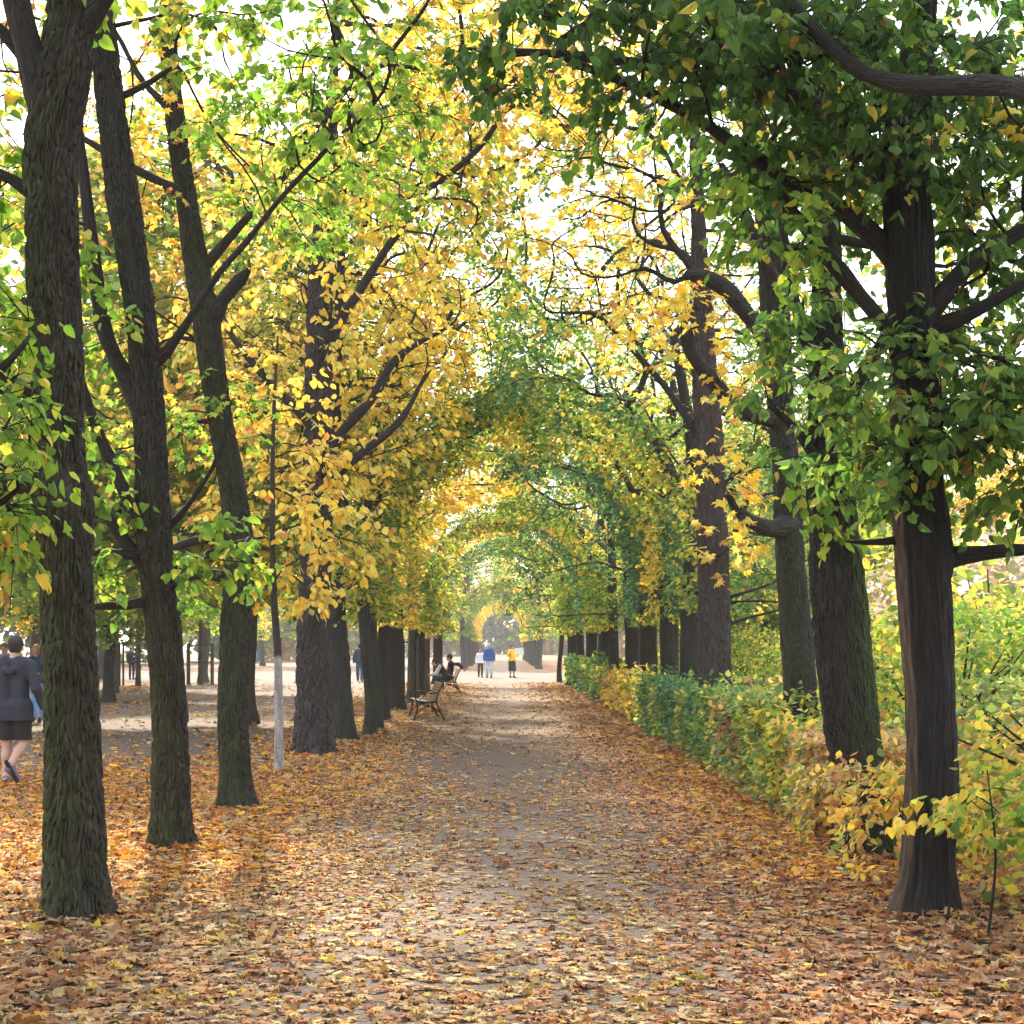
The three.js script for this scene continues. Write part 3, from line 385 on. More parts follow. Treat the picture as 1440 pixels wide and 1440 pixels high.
nearTree('linden_tree', 'mossy bow-stemmed linden next to the whitewashed sapling', [-2.66, 0, -17.22], { seed: 15, singles: 60,
  trunk: rel(-2.66, [[-2.66, -0.02, 0.194], [-2.69, 0.42, 0.158], [-2.71, 0.99, 0.151], [-2.68, 1.85, 0.151], [-2.65, 2.71, 0.151], [-2.72, 3.29, 0.136], [-2.86, 4.07, 0.129], [-2.99, 5.01, 0.136], [-3.07, 5.44, 0.122], [-3.18, 6.16, 0.1], [-3.28, 6.87, 0.097], [-3.36, 7.73, 0.086], [-3.36, 9.2, 0.05]]),
  bark: { knots: [[1.5, 2.4, 0.1, 0.035], [0.9, 1.3, 0.06, 0.02], [1.9, 3.6, 0.08, 0.03]], sides: 130, step: 0.035, relief: 0.018, plates: 32, color: [0.051, 0.045, 0.036], moss: mossy(-0.3, 0.7, 0.35, 4), mossColor: [0.06, 0.085, 0.025], flare: 0.35 },
  limbs: [[[-0.3, 4.9, 0, 0.09], [-0.1, 5.2, 0, 0.07], [0.1, 5.45, 0, 0.065]], [[0, 2.65, 0, 0.05], [-0.35, 2.75, 0, 0.045], [-0.8, 2.55, 0, 0.04], [-1.1, 2.4, 0.1, 0.03]], [[0, 2.3, 0, 0.06], [-0.45, 2.4, 0, 0.05], [-0.75, 2.2, 0, 0.03]], [[-0.4, 5.4, 0, 0.05], [0.3, 6.2, 0, 0.04], [1.0, 7.0, 0, 0.03], [1.5, 7.6, 0, 0.02]], [[-0.5, 6.2, 0, 0.05], [-1.1, 6.5, 0, 0.04], [-1.8, 6.9, 0, 0.025]], [[-0.6, 7, 0, 0.04], [-1.0, 7.4, 0, 0.03], [-1.3, 8, 0, 0.02]]],
  leaf: { size: 0.105, t: MAPLE, perTwig: 4 }, goals: (r) => { const g = []; blob(r, g, -0.2, 3.9, 0.2, 0.55, 0.5, 0.5, 30, 'lime'); blob(r, g, -0.5, 2.1, 0.2, 0.5, 0.3, 0.4, 10, 'lime'); blob(r, g, 1.0, 6.6, 0, 1.1, 1.2, 1.4, 100, 'lime'); blob(r, g, 1.5, 8, 0, 1.3, 1.0, 1.4, 60, 'goldgreen'); blob(r, g, -1.4, 7.2, 0, 1.6, 1.8, 1.6, 130, 'autumn'); blob(r, g, -1.5, 4.5, 0, 0.9, 1.2, 1.0, 40, 'goldgreen'); blob(r, g, 1.7, 9.8, -0.5, 2.0, 1.2, 1.8, 230, 'autumn'); return g; } });
nearTree('young_tree', 'slim sapling with whitewashed lower stem and yellow leaves', [-2.83, 0, -21.76], { seed: 31, singles: 30,
  trunk: rel(-2.83, [[-2.83, -0.02, 0.066], [-2.84, 0.8, 0.055], [-2.85, 1.54, 0.05], [-2.9, 2.27, 0.045], [-2.92, 3.35, 0.036], [-2.9, 4.6, 0.025], [-2.85, 5.6, 0.012]]),
  bark: { sides: 20, step: 0.06, relief: 0, color: [0.078, 0.06, 0.051], tone: (c, s, y) => (y < 1.53 ? 1 : 0), toneColor: [0.62, 0.6, 0.58], flare: 0.1 },
  leaf: { size: 0.115, t: SIMPLE }, goals: (r) => { const g = []; blob(r, g, -0.05, 3.8, 0, 0.95, 1.8, 0.9, 90, 'gold'); blob(r, g, 0.1, 2.3, 0.1, 0.6, 0.3, 0.5, 12, 'gold'); return g; } });
nearTree('linden_tree', 'stout old linden with furrowed grey bark flaring at the roots', [-2.84, 0, -25.71], { seed: 40,
  trunk: rel(-2.84, [[-2.84, -0.02, 0.31], [-2.84, 0.66, 0.262], [-2.82, 1.95, 0.245], [-2.77, 3.88, 0.225], [-2.75, 5.38, 0.2], [-2.73, 7.09, 0.182], [-2.6, 9, 0.1], [-2.5, 11, 0.05]]),
  bark: { sides: 110, step: 0.045, relief: 0.045, plates: 22, color: [0.078, 0.069, 0.063], flare: 0.4, toes: 5 }, twigColor: [0.045, 0.038, 0.034],
  limbs: [[[0, 4.3, 0, 0.09], [0.5, 4.9, 0.2, 0.08], [1.0, 5.4, 0.4, 0.07], [1.25, 5.9, 0.4, 0.05], [1.9, 6.3, 0.4, 0.03]], [[0, 3.8, 0, 0.08], [0.6, 4.4, 0.4, 0.07], [1.3, 4.9, 0.5, 0.05], [1.7, 5.6, 0.5, 0.03]], [[0, 5, 0, 0.08], [-1, 6, 0, 0.05], [-1.8, 7.4, 0, 0.03]], [[0.1, 6, 0, 0.09], [1, 7.4, 0.2, 0.06], [1.9, 8.6, 0.2, 0.03]]],
  leaf: { size: 0.13, t: SIMPLE, len: 0.4, perTwig: 4, twigs: 2.5 }, goals: (r) => { const g = []; fan(r, g, 1.25, 5.9, 0.4, 0.4, 0.9, 0, 1.6, 16); fan(r, g, 1.7, 5.6, 0.5, 0.5, 0.8, 0, 1.5, 14); fan(r, g, 1, 7.4, 0.2, 0.4, 0.9, 0, 1.8, 14); fan(r, g, -1, 6, 0, -0.5, 0.8, 0.2, 1.8, 14); blob(r, g, 0.4, 3.6, 0.8, 0.7, 1.2, 0.8, 60, 'gold'); blob(r, g, 0.3, 7, 0, 2.4, 3, 2, 330, 'gold', { keep: 0.7 }); blob(r, g, -2, 5.4, 0, 1.4, 2.2, 1.6, 90, 'autumn'); blob(r, g, 2.3, 10.4, 0, 2.3, 1.6, 1.9, 340, 'gold'); blob(r, g, 1.5, 8.8, 0, 1.8, 1.4, 1.5, 150, 'goldgreen', { keep: 0.8 }); return g; } });
nearTree('linden_tree', 'second grey-barked linden close behind the stout one', [-2.75, 0, -29.33], { seed: 44,
  trunk: rel(-2.75, [[-2.75, -0.02, 0.26], [-2.79, 1.01, 0.208], [-2.85, 2.24, 0.171], [-2.9, 4.5, 0.14], [-2.8, 7, 0.08], [-2.7, 9.5, 0.04]]),
  bark: { sides: 48, step: 0.06, relief: 0.02, color: [0.06, 0.055, 0.049], moss: mossy(0.3, 0.5, -0.05), flare: 0.35 },
  leaf: { size: 0.13, t: SIMPLE, len: 0.4, perTwig: 5 }, goals: (r) => { const g = []; blob(r, g, 0.3, 3.2, 0.6, 0.8, 1.0, 1.0, 70, 'goldgreen'); blob(r, g, 0.9, 6.4, 0, 1.6, 2.4, 1.8, 240, 'gold', { keep: 0.75 }); fan(r, g, 0.8, 5, 0, 0.5, 0.8, 0.1, 2, 20); blob(r, g, 2.5, 10.8, 0, 2.2, 1.8, 1.8, 230, 'goldgreen', { keep: 0.8 }); blob(r, g, -1.6, 6, 0, 1.6, 2.4, 1.8, 110, 'gold', { keep: 0.8 }); blob(r, g, 1.2, 9.4, 0, 2.0, 1.6, 1.6, 150, 'autumn', { keep: 0.8 }); return g; } });
// the row along the hedge
nearTree('hornbeam_tree', 'hornbeam whose dark green boughs reach over the walk from beside the saplings', [2.75, 0, -6.9], { seed: 60, singles: 60,
  trunk: [[0, 0, 0, 0.22], [0, 1.2, 0, 0.17], [0, 3, 0, 0.16], [0, 5, 0, 0.12], [0, 7.5, 0, 0.07]], limbs: [[[0, 3.6, 0, 0.08], [-0.2, 4.1, -0.8, 0.06], [-0.35, 4.45, -1.6, 0.05], [-0.75, 4.75, -2.4, 0.045], [-1.2, 5.4, -2.8, 0.035]], [[0, 4.0, 0, 0.07], [-0.1, 4.7, -1.0, 0.06], [-0.5, 5.2, -2.0, 0.05], [-0.9, 5.8, -2.6, 0.03]]],
  leaf: { t: LINDEN }, goals: (r) => { const g = []; blob(r, g, -1.2, 5.6, -1.6, 1.5, 0.8, 1.2, 60, 'darkgreen'); blob(r, g, 0, 6.5, 0, 2, 1.5, 1.6, 90, 'darkgreen'); return g; } });
nearTree('hornbeam_tree', 'black weathered trunk with a bare pale wood strip painted as sunlit and dense dark leaves', [2.57, 0, -10.37], { seed: 64, singles: 300,
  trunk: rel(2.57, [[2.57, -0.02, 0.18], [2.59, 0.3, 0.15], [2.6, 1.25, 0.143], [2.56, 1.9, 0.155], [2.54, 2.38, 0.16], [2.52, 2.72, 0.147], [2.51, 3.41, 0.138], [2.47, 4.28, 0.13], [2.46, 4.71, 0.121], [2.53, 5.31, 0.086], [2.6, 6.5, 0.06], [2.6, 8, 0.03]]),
  bark: { knots: [[1.0, 2.25, 0.12, 0.05], [2.4, 2.3, 0.09, 0.04], [1.6, 0.5, 0.1, 0.03], [0.2, 2.15, 0.08, 0.04]], wood: true, sides: 120, step: 0.04, relief: 0.026, color: [0.026, 0.023, 0.021], flare: 0.3, toes: 4, tone: (c, s, y) => smooth(0.86, 0.9, -c * 0.97 + s * 0.24 + (fbm(y * 1.4, 3, 1, 3) - 0.5) * 0.16) * (y < 3 ? 1 : 0), toneColor: [0.2, 0.14, 0.1] },  // bare pale wood on the left edge, its sunlit look painted in
  limbs: [[[0.05, 2.2, 0, 0.06], [0.35, 2.21, 0, 0.045], [0.6, 2.24, 0, 0.035], [1.0, 2.2, 0, 0.02]], [[-0.02, 2.3, 0, 0.03], [-0.25, 2.27, 0.05, 0.02], [-0.5, 2.3, 0.1, 0.012]], [[-0.05, 3.6, 0, 0.06], [0.3, 4.0, 0.1, 0.05], [0.75, 4.2, 0.2, 0.03]], [[-0.05, 3.5, 0, 0.05], [0.35, 3.7, 0.2, 0.04], [0.7, 3.9, 0.3, 0.025]], [[-0.05, 3.75, -0.02, 0.07], [-0.3, 4.2, -0.06, 0.062], [-0.8, 4.45, 0, 0.05], [-1.5, 4.9, 0.1, 0.035], [-2.3, 5.2, 0.2, 0.02]], [[-0.1, 4.4, 0, 0.07], [-0.7, 5.0, -0.1, 0.05], [-1.7, 5.25, -0.2, 0.035], [-2.8, 5.35, -0.2, 0.016]], [[0, 3.3, 0, 0.06], [-0.45, 3.8, 0.1, 0.05], [-0.9, 4.4, 0.1, 0.03]], [[-0.02, 2.7, 0, 0.03], [0.3, 2.85, 0.1, 0.02], [0.7, 2.8, 0.2, 0.012]]],
  leaf: { size: 0.075, twigs: 3.4 }, goals: (r) => { const g = []; blob(r, g, 0.15, 3.15, 0.35, 0.95, 0.62, 0.45, 125, 'midgreen'); blob(r, g, 0.1, 2.75, 0.15, 1.0, 0.4, 0.45, 60, 'midgreen'); blob(r, g, 0.5, 3.6, -0.3, 0.7, 0.9, 0.8, 60, 'darkgreen'); blob(r, g, -1.7, 5.25, 0, 1.25, 0.45, 0.9, 190, 'darkgreen', { droop: 1.1 }); blob(r, g, -0.3, 4.85, 0.1, 1.2, 0.55, 0.9, 190, 'darkgreen', { droop: 1.0 }); blob(r, g, -2.9, 5.25, -0.1, 0.35, 0.22, 0.6, 18, 'darkgreen', { droop: 1.1 }); blob(r, g, -0.2, 6.4, 0, 2.4, 1.0, 1.6, 150, 'darkgreen'); blob(r, g, 0.1, 4.8, 0.6, 0.7, 0.3, 0.2, 4, 'gold', { t: MAPLE, size: 0.12, n: 1 }); blob(r, g, -0.9, 4.2, 0.2, 0.5, 0.3, 0.5, 18, 'lime'); blob(r, g, 0.75, 4.5, -0.3, 0.6, 0.6, 0.6, 50, 'midgreen'); return g; } });
nearTree('hornbeam_tree', 'leaning trunk coated with green moss, rising out of the orange bush', [2.83, 0, -13.33], { seed: 68, singles: 120,
  trunk: rel(2.83, [[2.83, -0.02, 0.245], [2.79, 0.64, 0.206], [2.72, 1.14, 0.211], [2.64, 1.97, 0.211], [2.57, 2.81, 0.183], [2.54, 3.58, 0.139], [2.54, 4.47, 0.111], [2.55, 5.42, 0.094], [2.5, 7, 0.06]]),
  bark: { knots: [[1.9, 2.5, 0.1, 0.03], [1.3, 1.4, 0.06, 0.018]], sides: 150, step: 0.035, relief: 0.02, plates: 38, color: [0.042, 0.036, 0.03], moss: mossy(1.1, 0.2, 0.1, 12), mossColor: [0.06, 0.115, 0.018], flare: 0.25 },
  limbs: [[[-0.3, 3.6, 0, 0.06], [-0.55, 4.3, 0.1, 0.045], [-0.7, 5.2, 0.1, 0.03]], [[-0.25, 3.4, 0, 0.06], [0.05, 3.9, 0.2, 0.05], [0.3, 4.5, 0.2, 0.03]], [[-0.25, 2.9, 0, 0.05], [-0.55, 3.3, 0.2, 0.04], [-0.8, 3.5, 0.3, 0.02]]],
  leaf: { size: 0.085 }, goals: (r) => { const g = []; blob(r, g, -0.35, 3.7, 0.3, 0.6, 0.75, 0.5, 80, 'midgreen'); blob(r, g, -0.2, 2.95, 0.35, 0.5, 0.4, 0.35, 32, 'lime'); blob(r, g, -0.5, 5.6, 0, 1.1, 0.9, 1, 70, 'darkgreen'); blob(r, g, -0.2, 7, 0, 2.0, 1.0, 1.8, 110, 'darkgreen'); blob(r, g, -1.8, 8.4, -0.6, 2.0, 1.0, 1.9, 140, 'midgreen'); blob(r, g, 1.1, 5.2, -0.3, 1.0, 1.3, 0.9, 80, 'midgreen'); return g; } });
nearTree('maple_tree', 'maple with stubby pollarded limbs bristling with thin shoots over the walk', [3.1, 0, -17.6], { seed: 72, singles: 40,
  trunk: rel(3.0, [[3.0, -0.02, 0.23], [2.98, 1.28, 0.17], [2.88, 2.56, 0.149], [2.84, 3.41, 0.142], [2.78, 4.11, 0.142], [2.73, 5.03, 0.149], [2.64, 6.24, 0.135], [2.51, 7.02, 0.12], [2.3, 8.5, 0.08], [2.2, 10, 0.04]]),
  bark: { sides: 48, step: 0.05, relief: 0.014, color: [0.039, 0.035, 0.028], moss: mossy(-0.5, 0.5, 0.15, 5), mossColor: [0.055, 0.085, 0.022], flare: 0.3 }, twigColor: [0.045, 0.038, 0.034],
  limbs: [[[-0.15, 4.4, 0, 0.09], [-0.5, 4.9, 0.2, 0.085], [-0.95, 5.35, 0.4, 0.08], [-1.3, 5.4, 0.5, 0.06]], [[-0.12, 4.0, 0, 0.09], [-0.6, 4.0, 0.2, 0.08], [-1.0, 4.4, 0.3, 0.075], [-1.3, 4.75, 0.4, 0.07]], [[-0.1, 2.9, 0, 0.1], [-0.35, 2.83, 0.2, 0.085], [-0.62, 2.92, 0.3, 0.06], [-0.85, 3.2, 0.35, 0.03]], [[-0.2, 5.2, 0, 0.08], [-0.5, 5.7, 0.3, 0.07], [-0.9, 6.5, 0.5, 0.05]], [[-0.3, 6, 0, 0.07], [0.4, 6.8, 0, 0.05], [1, 7.6, 0, 0.03]]],
  grow: { arch: 0.02 }, leaf: { size: 0.13, t: MAPLE, perTwig: 3, twigs: 2 }, goals: (r) => { const g = []; fan(r, g, -1.3, 5.4, 0.5, -0.5, 0.9, 0, 1.5, 16); fan(r, g, -1.3, 4.75, 0.4, -0.65, 0.75, 0, 1.6, 18); fan(r, g, -0.9, 6.5, 0.5, -0.3, 1, 0, 1.4, 12); fan(r, g, -0.62, 2.88, 0.5, 0.1, 0.8, 0.3, 0.9, 9); fan(r, g, -1.0, 4.4, 0.3, -0.3, 0.95, 0.2, 1.3, 12); blob(r, g, -2.0, 6.3, 0.3, 1.0, 1.0, 0.9, 75, 'gold', { keep: 0.35 }); blob(r, g, -1.5, 5.0, 0.4, 0.6, 0.5, 0.6, 26, 'gold', { keep: 0.8 }); blob(r, g, -0.75, 4.5, 0.7, 0.4, 0.35, 0.2, 12, 'gold'); blob(r, g, -0.65, 3.3, 0.7, 0.28, 0.6, 0.2, 13, 'gold'); blob(r, g, -1.6, 8.2, 0, 1.8, 1.4, 1.6, 150, 'gold', { keep: 0.75 }); blob(r, g, 1.2, 6.3, 0, 1.5, 2.0, 1.2, 150, 'goldgreen'); blob(r, g, -2.2, 9.7, -0.4, 2.0, 1.1, 1.8, 190, 'goldgreen'); return g; } });
nearTree('maple_tree', 'straight grey-brown maple trunk behind the hedge with yellow leaves clinging to it', [3.15, 0, -25], { seed: 76, singles: 40,
  trunk: rel(2.77, [[2.77, -0.02, 0.29], [2.75, 1.27, 0.24], [2.73, 2.63, 0.225], [2.67, 4.44, 0.21], [2.58, 5.89, 0.18], [2.5, 8, 0.1], [2.4, 10.5, 0.04]]),
  bark: { sides: 110, step: 0.05, relief: 0.026, plates: 28, color: [0.09, 0.072, 0.063], flare: 0.25 },
  limbs: [[[0.05, 2.3, 0, 0.03], [0.5, 2.45, -0.2, 0.02], [1.0, 2.6, -0.3, 0.012]], [[0.05, 1.9, 0, 0.025], [0.6, 2.1, -0.1, 0.018], [1.1, 2.2, -0.1, 0.01]], [[-0.1, 4.5, 0, 0.07], [-0.8, 5.5, 0, 0.05], [-1.8, 6.6, 0, 0.03]]],
  leaf: { size: 0.13, t: MAPLE, perTwig: 3, twigs: 2 }, goals: (r) => { const g = []; blob(r, g, -0.1, 4.0, 0.5, 0.4, 1.4, 0.25, 26, 'gold'); blob(r, g, 0.2, 2.9, 0.4, 0.4, 0.4, 0.3, 12, 'gold'); blob(r, g, -1.2, 7.2, 0, 1.8, 1.7, 1.6, 200, 'gold', { keep: 0.8 }); blob(r, g, 1.2, 4.2, -0.4, 1.2, 1.8, 1.2, 90, 'olive'); blob(r, g, -2.6, 10.4, 0, 2.3, 1.6, 1.9, 330, 'gold'); blob(r, g, -0.4, 9.6, 0, 2.4, 1.6, 1.8, 170, 'goldgreen', { keep: 0.85 }); return g; } });
// ---------- hedge, bushes, saplings ----------
function bushLeaves(r, s, n, sample, pal, size, t, droop = 0.3) { for (let k = 0; k < n; k++) { const p = sample(); if (!p) continue; const out = p.o, l = ball(r).addScaledVector(out, 0.5).add(V(0, -droop, 0)).normalize(), up = out.clone().add(V(0, 0.7, 0)).addScaledVector(ball(r), 0.8), nn = up.sub(l.clone().multiplyScalar(up.dot(l))).normalize(), c = pick(r, p.pal ?? pal); addLeaf(s, { t, x: p.x, y: p.y, z: p.z, l, n: nn, s: size * (0.65 + 0.7 * r()), c, j: 0.8 + 0.4 * r() }); } }
function hedge(label, seed, d0, d1, x0, x1, h, n, pals, size, o = {}) {
  const r = rngOf(seed), root = thing('hedge', label, 'hedge', [(x0 + x1) / 2, 0, -(d0 + d1) / 2]), w = (x1 - x0) / 2, len = (d1 - d0) / 2, stems = new Soup(), s = new Soup();
  for (let k = 0; k < len * 2 * 3.2; k++) { const x = (r() - 0.5) * w, z = (r() * 2 - 1) * len, a = V(x, 0, z), b = V(x + (r() - 0.5) * w, h * (0.5 + r() * 0.45), z + (r() - 0.5) * 0.4); addTube(stems, [a, a.clone().lerp(b, 0.5).add(V((r() - 0.5) * 0.1, 0, (r() - 0.5) * 0.1)), b], [0.012, 0.009, 0.004], 4); if (k % 2) { const e = b.clone().add(V((r() - 0.5) * 0.4, -0.15 * h, (r() - 0.5) * 0.4)); addTube(stems, [a.clone().lerp(b, 0.4), e], [0.007, 0.003], 3); } }
  part('stems', stems.geo(), twigMat([0.07, 0.055, 0.045]), root, 'stuff');
  bushLeaves(r, s, n, () => {
    const f = r(), z = (r() * 2 - 1) * len, wob = 1 + (fbm(z * 1.1 + seed, 3, 0, 3) - 0.5) * (o.rough ?? 0.4), H = h * wob; let x, y, out;
    if (f < 0.38) { x = -w * (1 - r() * r() * 0.5); y = H * Math.sqrt(r()) * 0.98 + 0.03; out = V(-1, 0.2, 0); } else if (f < 0.72) { x = (r() * 2 - 1) * w; y = H * (1 - r() * r() * 0.4) + (r() < 0.12 ? r() * 0.25 : 0); out = V(0, 1, 0); } else if (f < 0.86) { x = w * (1 - r() * 0.4); y = H * r(); out = V(1, 0.2, 0); } else { x = (r() * 2 - 1) * w; y = H * r(); out = V(0, 0.3, 1); }
    x += (fbm(z * 1.6, y * 2, seed, 3) - 0.5) * (o.bulge ?? 0.35); if (fbm(x * 3 + seed, y * 3, z * 3, 2) < (o.gap ?? 0.3)) return null;
    const m = fbm(x + seed, y * 1.4, z * 0.9, 2), e = (len - Math.abs(z)) / 2.4, swap = z > 0 ? o.prev : o.next; if (swap && e < 1 && r() < 0.5 * (1 - e)) return { x, y, z, o: out, pal: PAL[swap] }; return { x, y, z, o: out, pal: PAL[m < 0.44 ? pals[0] : m < 0.56 ? pals[1] : pals[2]] };
  }, null, size, SIMPLE);
  part('leaves', s.geo(), leafMat, root, 'stuff'); return root;
}
hedge('ragged orange and yellow bush at the foot of the mossy leaning trunk', 1, 11.4, 14.2, 2.42, 3.15, 0.66, 2100, ['rust', 'autumn', 'goldgreen'], 0.066, { gap: 0.42, rough: 0.9, next: 'goldgreen' });
hedge('yellow-green shaggy stretch of hedge next to the orange bush', 2, 14.2, 20.5, 2.6, 3.6, 1.02, 9500, ['goldgreen', 'olive', 'rust'], 0.078, { rough: 0.6, prev: 'rust', next: 'teal' });
hedge('dense blue-green stretch of clipped hedge', 3, 20.2, 34.4, 2.7, 3.6, 1.02, 12500, ['teal', 'midgreen', 'olive'], 0.092, { rough: 0.3, bulge: 0.3, prev: 'goldgreen', next: 'gold' });
hedge('bright golden stretch of hedge', 4, 34.4, 41, 2.78, 3.6, 1.0, 3600, ['gold', 'gold', 'goldgreen'], 0.12, { rough: 0.25, bulge: 0.2, prev: 'teal', next: 'rust' });
hedge('gold and brown stretch of hedge with a bare stem showing', 5, 41.6, 49, 2.78, 3.6, 0.95, 3000, ['rust', 'gold', 'olive'], 0.13, { gap: 0.4, prev: 'gold', next: 'olive' });
hedge('pale green stretch of hedge ending at the crossing', 6, 49, 72, 2.75, 3.7, 1.15, 6000, ['olive', 'teal', 'lime'], 0.17);
function sapling(label, x, d, h, seed, pal, n) {
  const r = rngOf(seed), root = thing('sapling', label, 'sapling', [x, 0, -d], 0, 'thin saplings beside the black trunk'), stem = [[0, -0.02, 0, 0.009], [0.04, h * 0.5, 0.02, 0.007], [0.0, h, 0, 0.004]], goals = [];
  part('stem', trunkGeo(stem, { sides: 7, step: 0.08, color: [0.06, 0.05, 0.045], flare: 0, seed }), barkMat, root);
  blob(r, goals, 0, h * 0.72, 0, 0.26, h * 0.3, 0.22, n * 1.6, pal); const G = grow(r, stem, [], goals, { minY: h * 0.25, step: 0.1, thin: 0.0025 }); branchSoups(G, { cut: 0, big: 5, mid: 4 }).forEach((s) => part('twig', s.geo(), twigMat([0.07, 0.055, 0.045]), root));
  const L = leavesAt(r, G.tips, { twigs: 2, perTwig: 4, len: 0.16, size: 0.064, t: LINDEN, droop: 0.6 }), s = new Soup(), one = new Set(L.map((_, k) => k).slice(0, 40)); L.forEach((q, k) => { if (!one.has(k)) addLeaf(s, q); });
  const c = s.count ? part('crown', s.geo(), leafMat, root, 'stuff') : root; for (const k of one) if (L[k]) part('leaf', leafGeo(L[k].t), oneLeafMat(L[k].c), c).applyMatrix4(leafMatrix(L[k]));
}
[[2.72, 9.55, 0.95, 'goldgreen', 20, 'thin sapling with yellow and green leaves against the black trunk foot'], [2.98, 9.3, 1.0, 'lime', 26, 'leafy sapling with lime and yellow leaves, slightly bent stem'], [3.1, 8.7, 0.9, 'lime', 18, 'low sapling with lime leaves over bare leaf litter'], [2.5, 10.8, 0.75, 'autumn', 20, 'withered sapling with tan leaves hiding the black trunk foot'], [2.85, 9.0, 0.35, 'lime', 8, 'knee-high seedling with a few lime leaves'], [2.62, 10.05, 0.8, 'gold', 16, 'sapling with drooping buff leaves crossing the black trunk']].forEach(([x, d, h, p, n, l], k) => sapling(l, x, d, h, 800 + k, p, n));
function shrub(seed, pals, rx, h, rz, n, size) {
  const r = rngOf(seed), root = thing('shrub', '', 'shrub', [0, 0, 0], 0, 'sunlit shrubs behind the hedge'), st = new Soup(), s = new Soup();
  for (let k = 0; k < 16; k++) { const a = r() * 6.28, q = 0.3 + r() * 0.5; addTube(st, [V(Math.cos(a) * 0.1, 0, Math.sin(a) * 0.1), V(Math.cos(a) * rx * q * 0.5, h * 0.5, Math.sin(a) * rz * q * 0.5), V(Math.cos(a) * rx * q, h * (0.6 + 0.3 * r()), Math.sin(a) * rz * q)], [0.025, 0.016, 0.006], 4); }
  part('stems', st.geo(), twigMat([0.07, 0.055, 0.045]), root, 'stuff');
  bushLeaves(r, s, n, () => { const b = ball(r); b.y = Math.abs(b.y); b.normalize(); const k = (0.6 + 0.4 * Math.sqrt(r())) * (0.75 + 0.5 * fbm(b.x * 2.2 + seed, b.y * 2.2, b.z * 2.2, 3)); const x = b.x * rx * k, y = Math.max(0.05, b.y * h * k), z = b.z * rz * k; if (fbm(x * 2, y * 2, z * 2 + seed, 2) < 0.33) return null; const m = fbm(x * 0.8 + seed, y * 0.8, z * 0.8, 2); return { x, y, z, o: b, pal: PAL[m < 0.46 ? pals[0] : pals[1]] }; }, null, size, SIMPLE);
  part('leaves', s.geo(), leafMat, root, 'stuff'); return root;
}
{
  const P = [shrub(901, ['lime', 'goldgreen'], 2.0, 2.1, 2.0, 7800, 0.085), shrub(902, ['goldgreen', 'lime'], 2.4, 2.5, 2.2, 7800, 0.095), shrub(903, ['olive', 'autumn'], 1.5, 1.3, 1.5, 3000, 0.1), shrub(904, ['rust', 'goldgreen'], 1.7, 1.2, 1.6, 5200, 0.07)];
  P.push(shrub(905, ['blush', 'goldgreen'], 2.4, 2.4, 2.4, 4200, 0.15));
  const say = ['rounded lime green shrub', 'tall yellow-green shrub', 'low olive shrub with dull leaves', 'low orange-brown shrub', 'tall blush and tan shrub'], used = [0, 0, 0, 0, 0];
  [[0, 6.6, 17.5], [3, 4.9, 13.2], [2, 5.0, 16.2], [0, 5.6, 21], [1, 8.6, 20], [1, 6.6, 25], [0, 9.6, 25.5], [2, 4.8, 24], [1, 8.8, 30], [0, 6.2, 31], [1, 11.6, 29], [3, 6.3, 13.8], [1, 5.8, 38], [0, 9, 38], [1, 13, 36], [0, 5.6, 46], [1, 9, 46], [3, 5.4, 29], [0, 7.6, 14.6], [3, 4.6, 10.6], [1, 6.2, 54], [0, 8.2, 60], [4, 11.5, 40], [4, 14.5, 42], [4, 16, 37], [4, 12.6, 47], [4, 18.5, 41], [4, 9.8, 34], [4, 21, 44]].forEach(([k, x, d], i) => { const o = used[k]++ ? dup(P[k], [x, 0, -d], i * 1.7) : P[k]; o.position.set(x, -0.02, -d); o.rotation.y = i * 1.7; const q = (0.85 + 0.3 * h3(i, 3, 1)) * (k === 4 ? 1.75 : 1); o.scale.set(q, q, q); o.userData.label = say[k] + ' in the sunlit thicket behind the hedge'; });
}
// ---------- free-growing trees round the avenue ----------
function freeTree(name, label, group, seed, pals, H, R, n, size, barkC) {
  const r = rngOf(seed), root = thing(name, label, 'tree', [0, 0, 0], 0, group), q = H / 14, trunk = [[0, -0.02, 0, 0.36 * q], [0.05, 0.8, 0, 0.28 * q], [0.1, H * 0.3, 0.1, 0.24 * q], [0.3 * q, H * 0.6, 0, 0.15 * q], [0, H * 0.9, 0, 0.05]], goals = [];
  part('trunk', trunkGeo(trunk, { sides: 14, step: 0.4, seed, color: barkC ?? [0.085, 0.075, 0.065] }), barkMat, root);
  for (let k = 0; k < n; k++) { const b = ball(r).normalize().multiplyScalar(0.45 + 0.55 * Math.sqrt(r())), x = b.x * R, y = H * 0.6 + b.y * H * 0.4, z = b.z * R; if (fbm(x * 0.45 + seed, y * 0.45, z * 0.45, 2) < 0.4) continue; const m = fbm(x * 0.3 + seed, y * 0.3 + 5, z * 0.3, 2); goals.push({ p: V(x, y, z), pal: PAL[m < 0.46 ? pals[0] : m < 0.56 ? pals[1] : pals[2]] }); }
  const G = grow(r, trunk, [], goals, { minY: H * 0.2, step: 0.6, thin: 0.008 }), all = new Soup(); for (const s of branchSoups(G, { cut: 0.01, big: 6, mid: 4 })) { const b = all.count; for (const f of 'pnu') for (const x of s[f]) all[f].push(x); for (const x of s.i) all.i.push(b + x); }
  part('branches', all.geo(), twigMat([0.075, 0.06, 0.05]), root, 'stuff');
  const s = new Soup(); for (const L of leavesAt(r, G.tips, { twigs: 5, perTwig: 9, len: 0.8, size, t: RHOMB, droop: 0.3, scatter: 0.2 })) addLeaf(s, L);
  part('crown', s.geo(), leafMat, root, 'stuff'); return root;
}
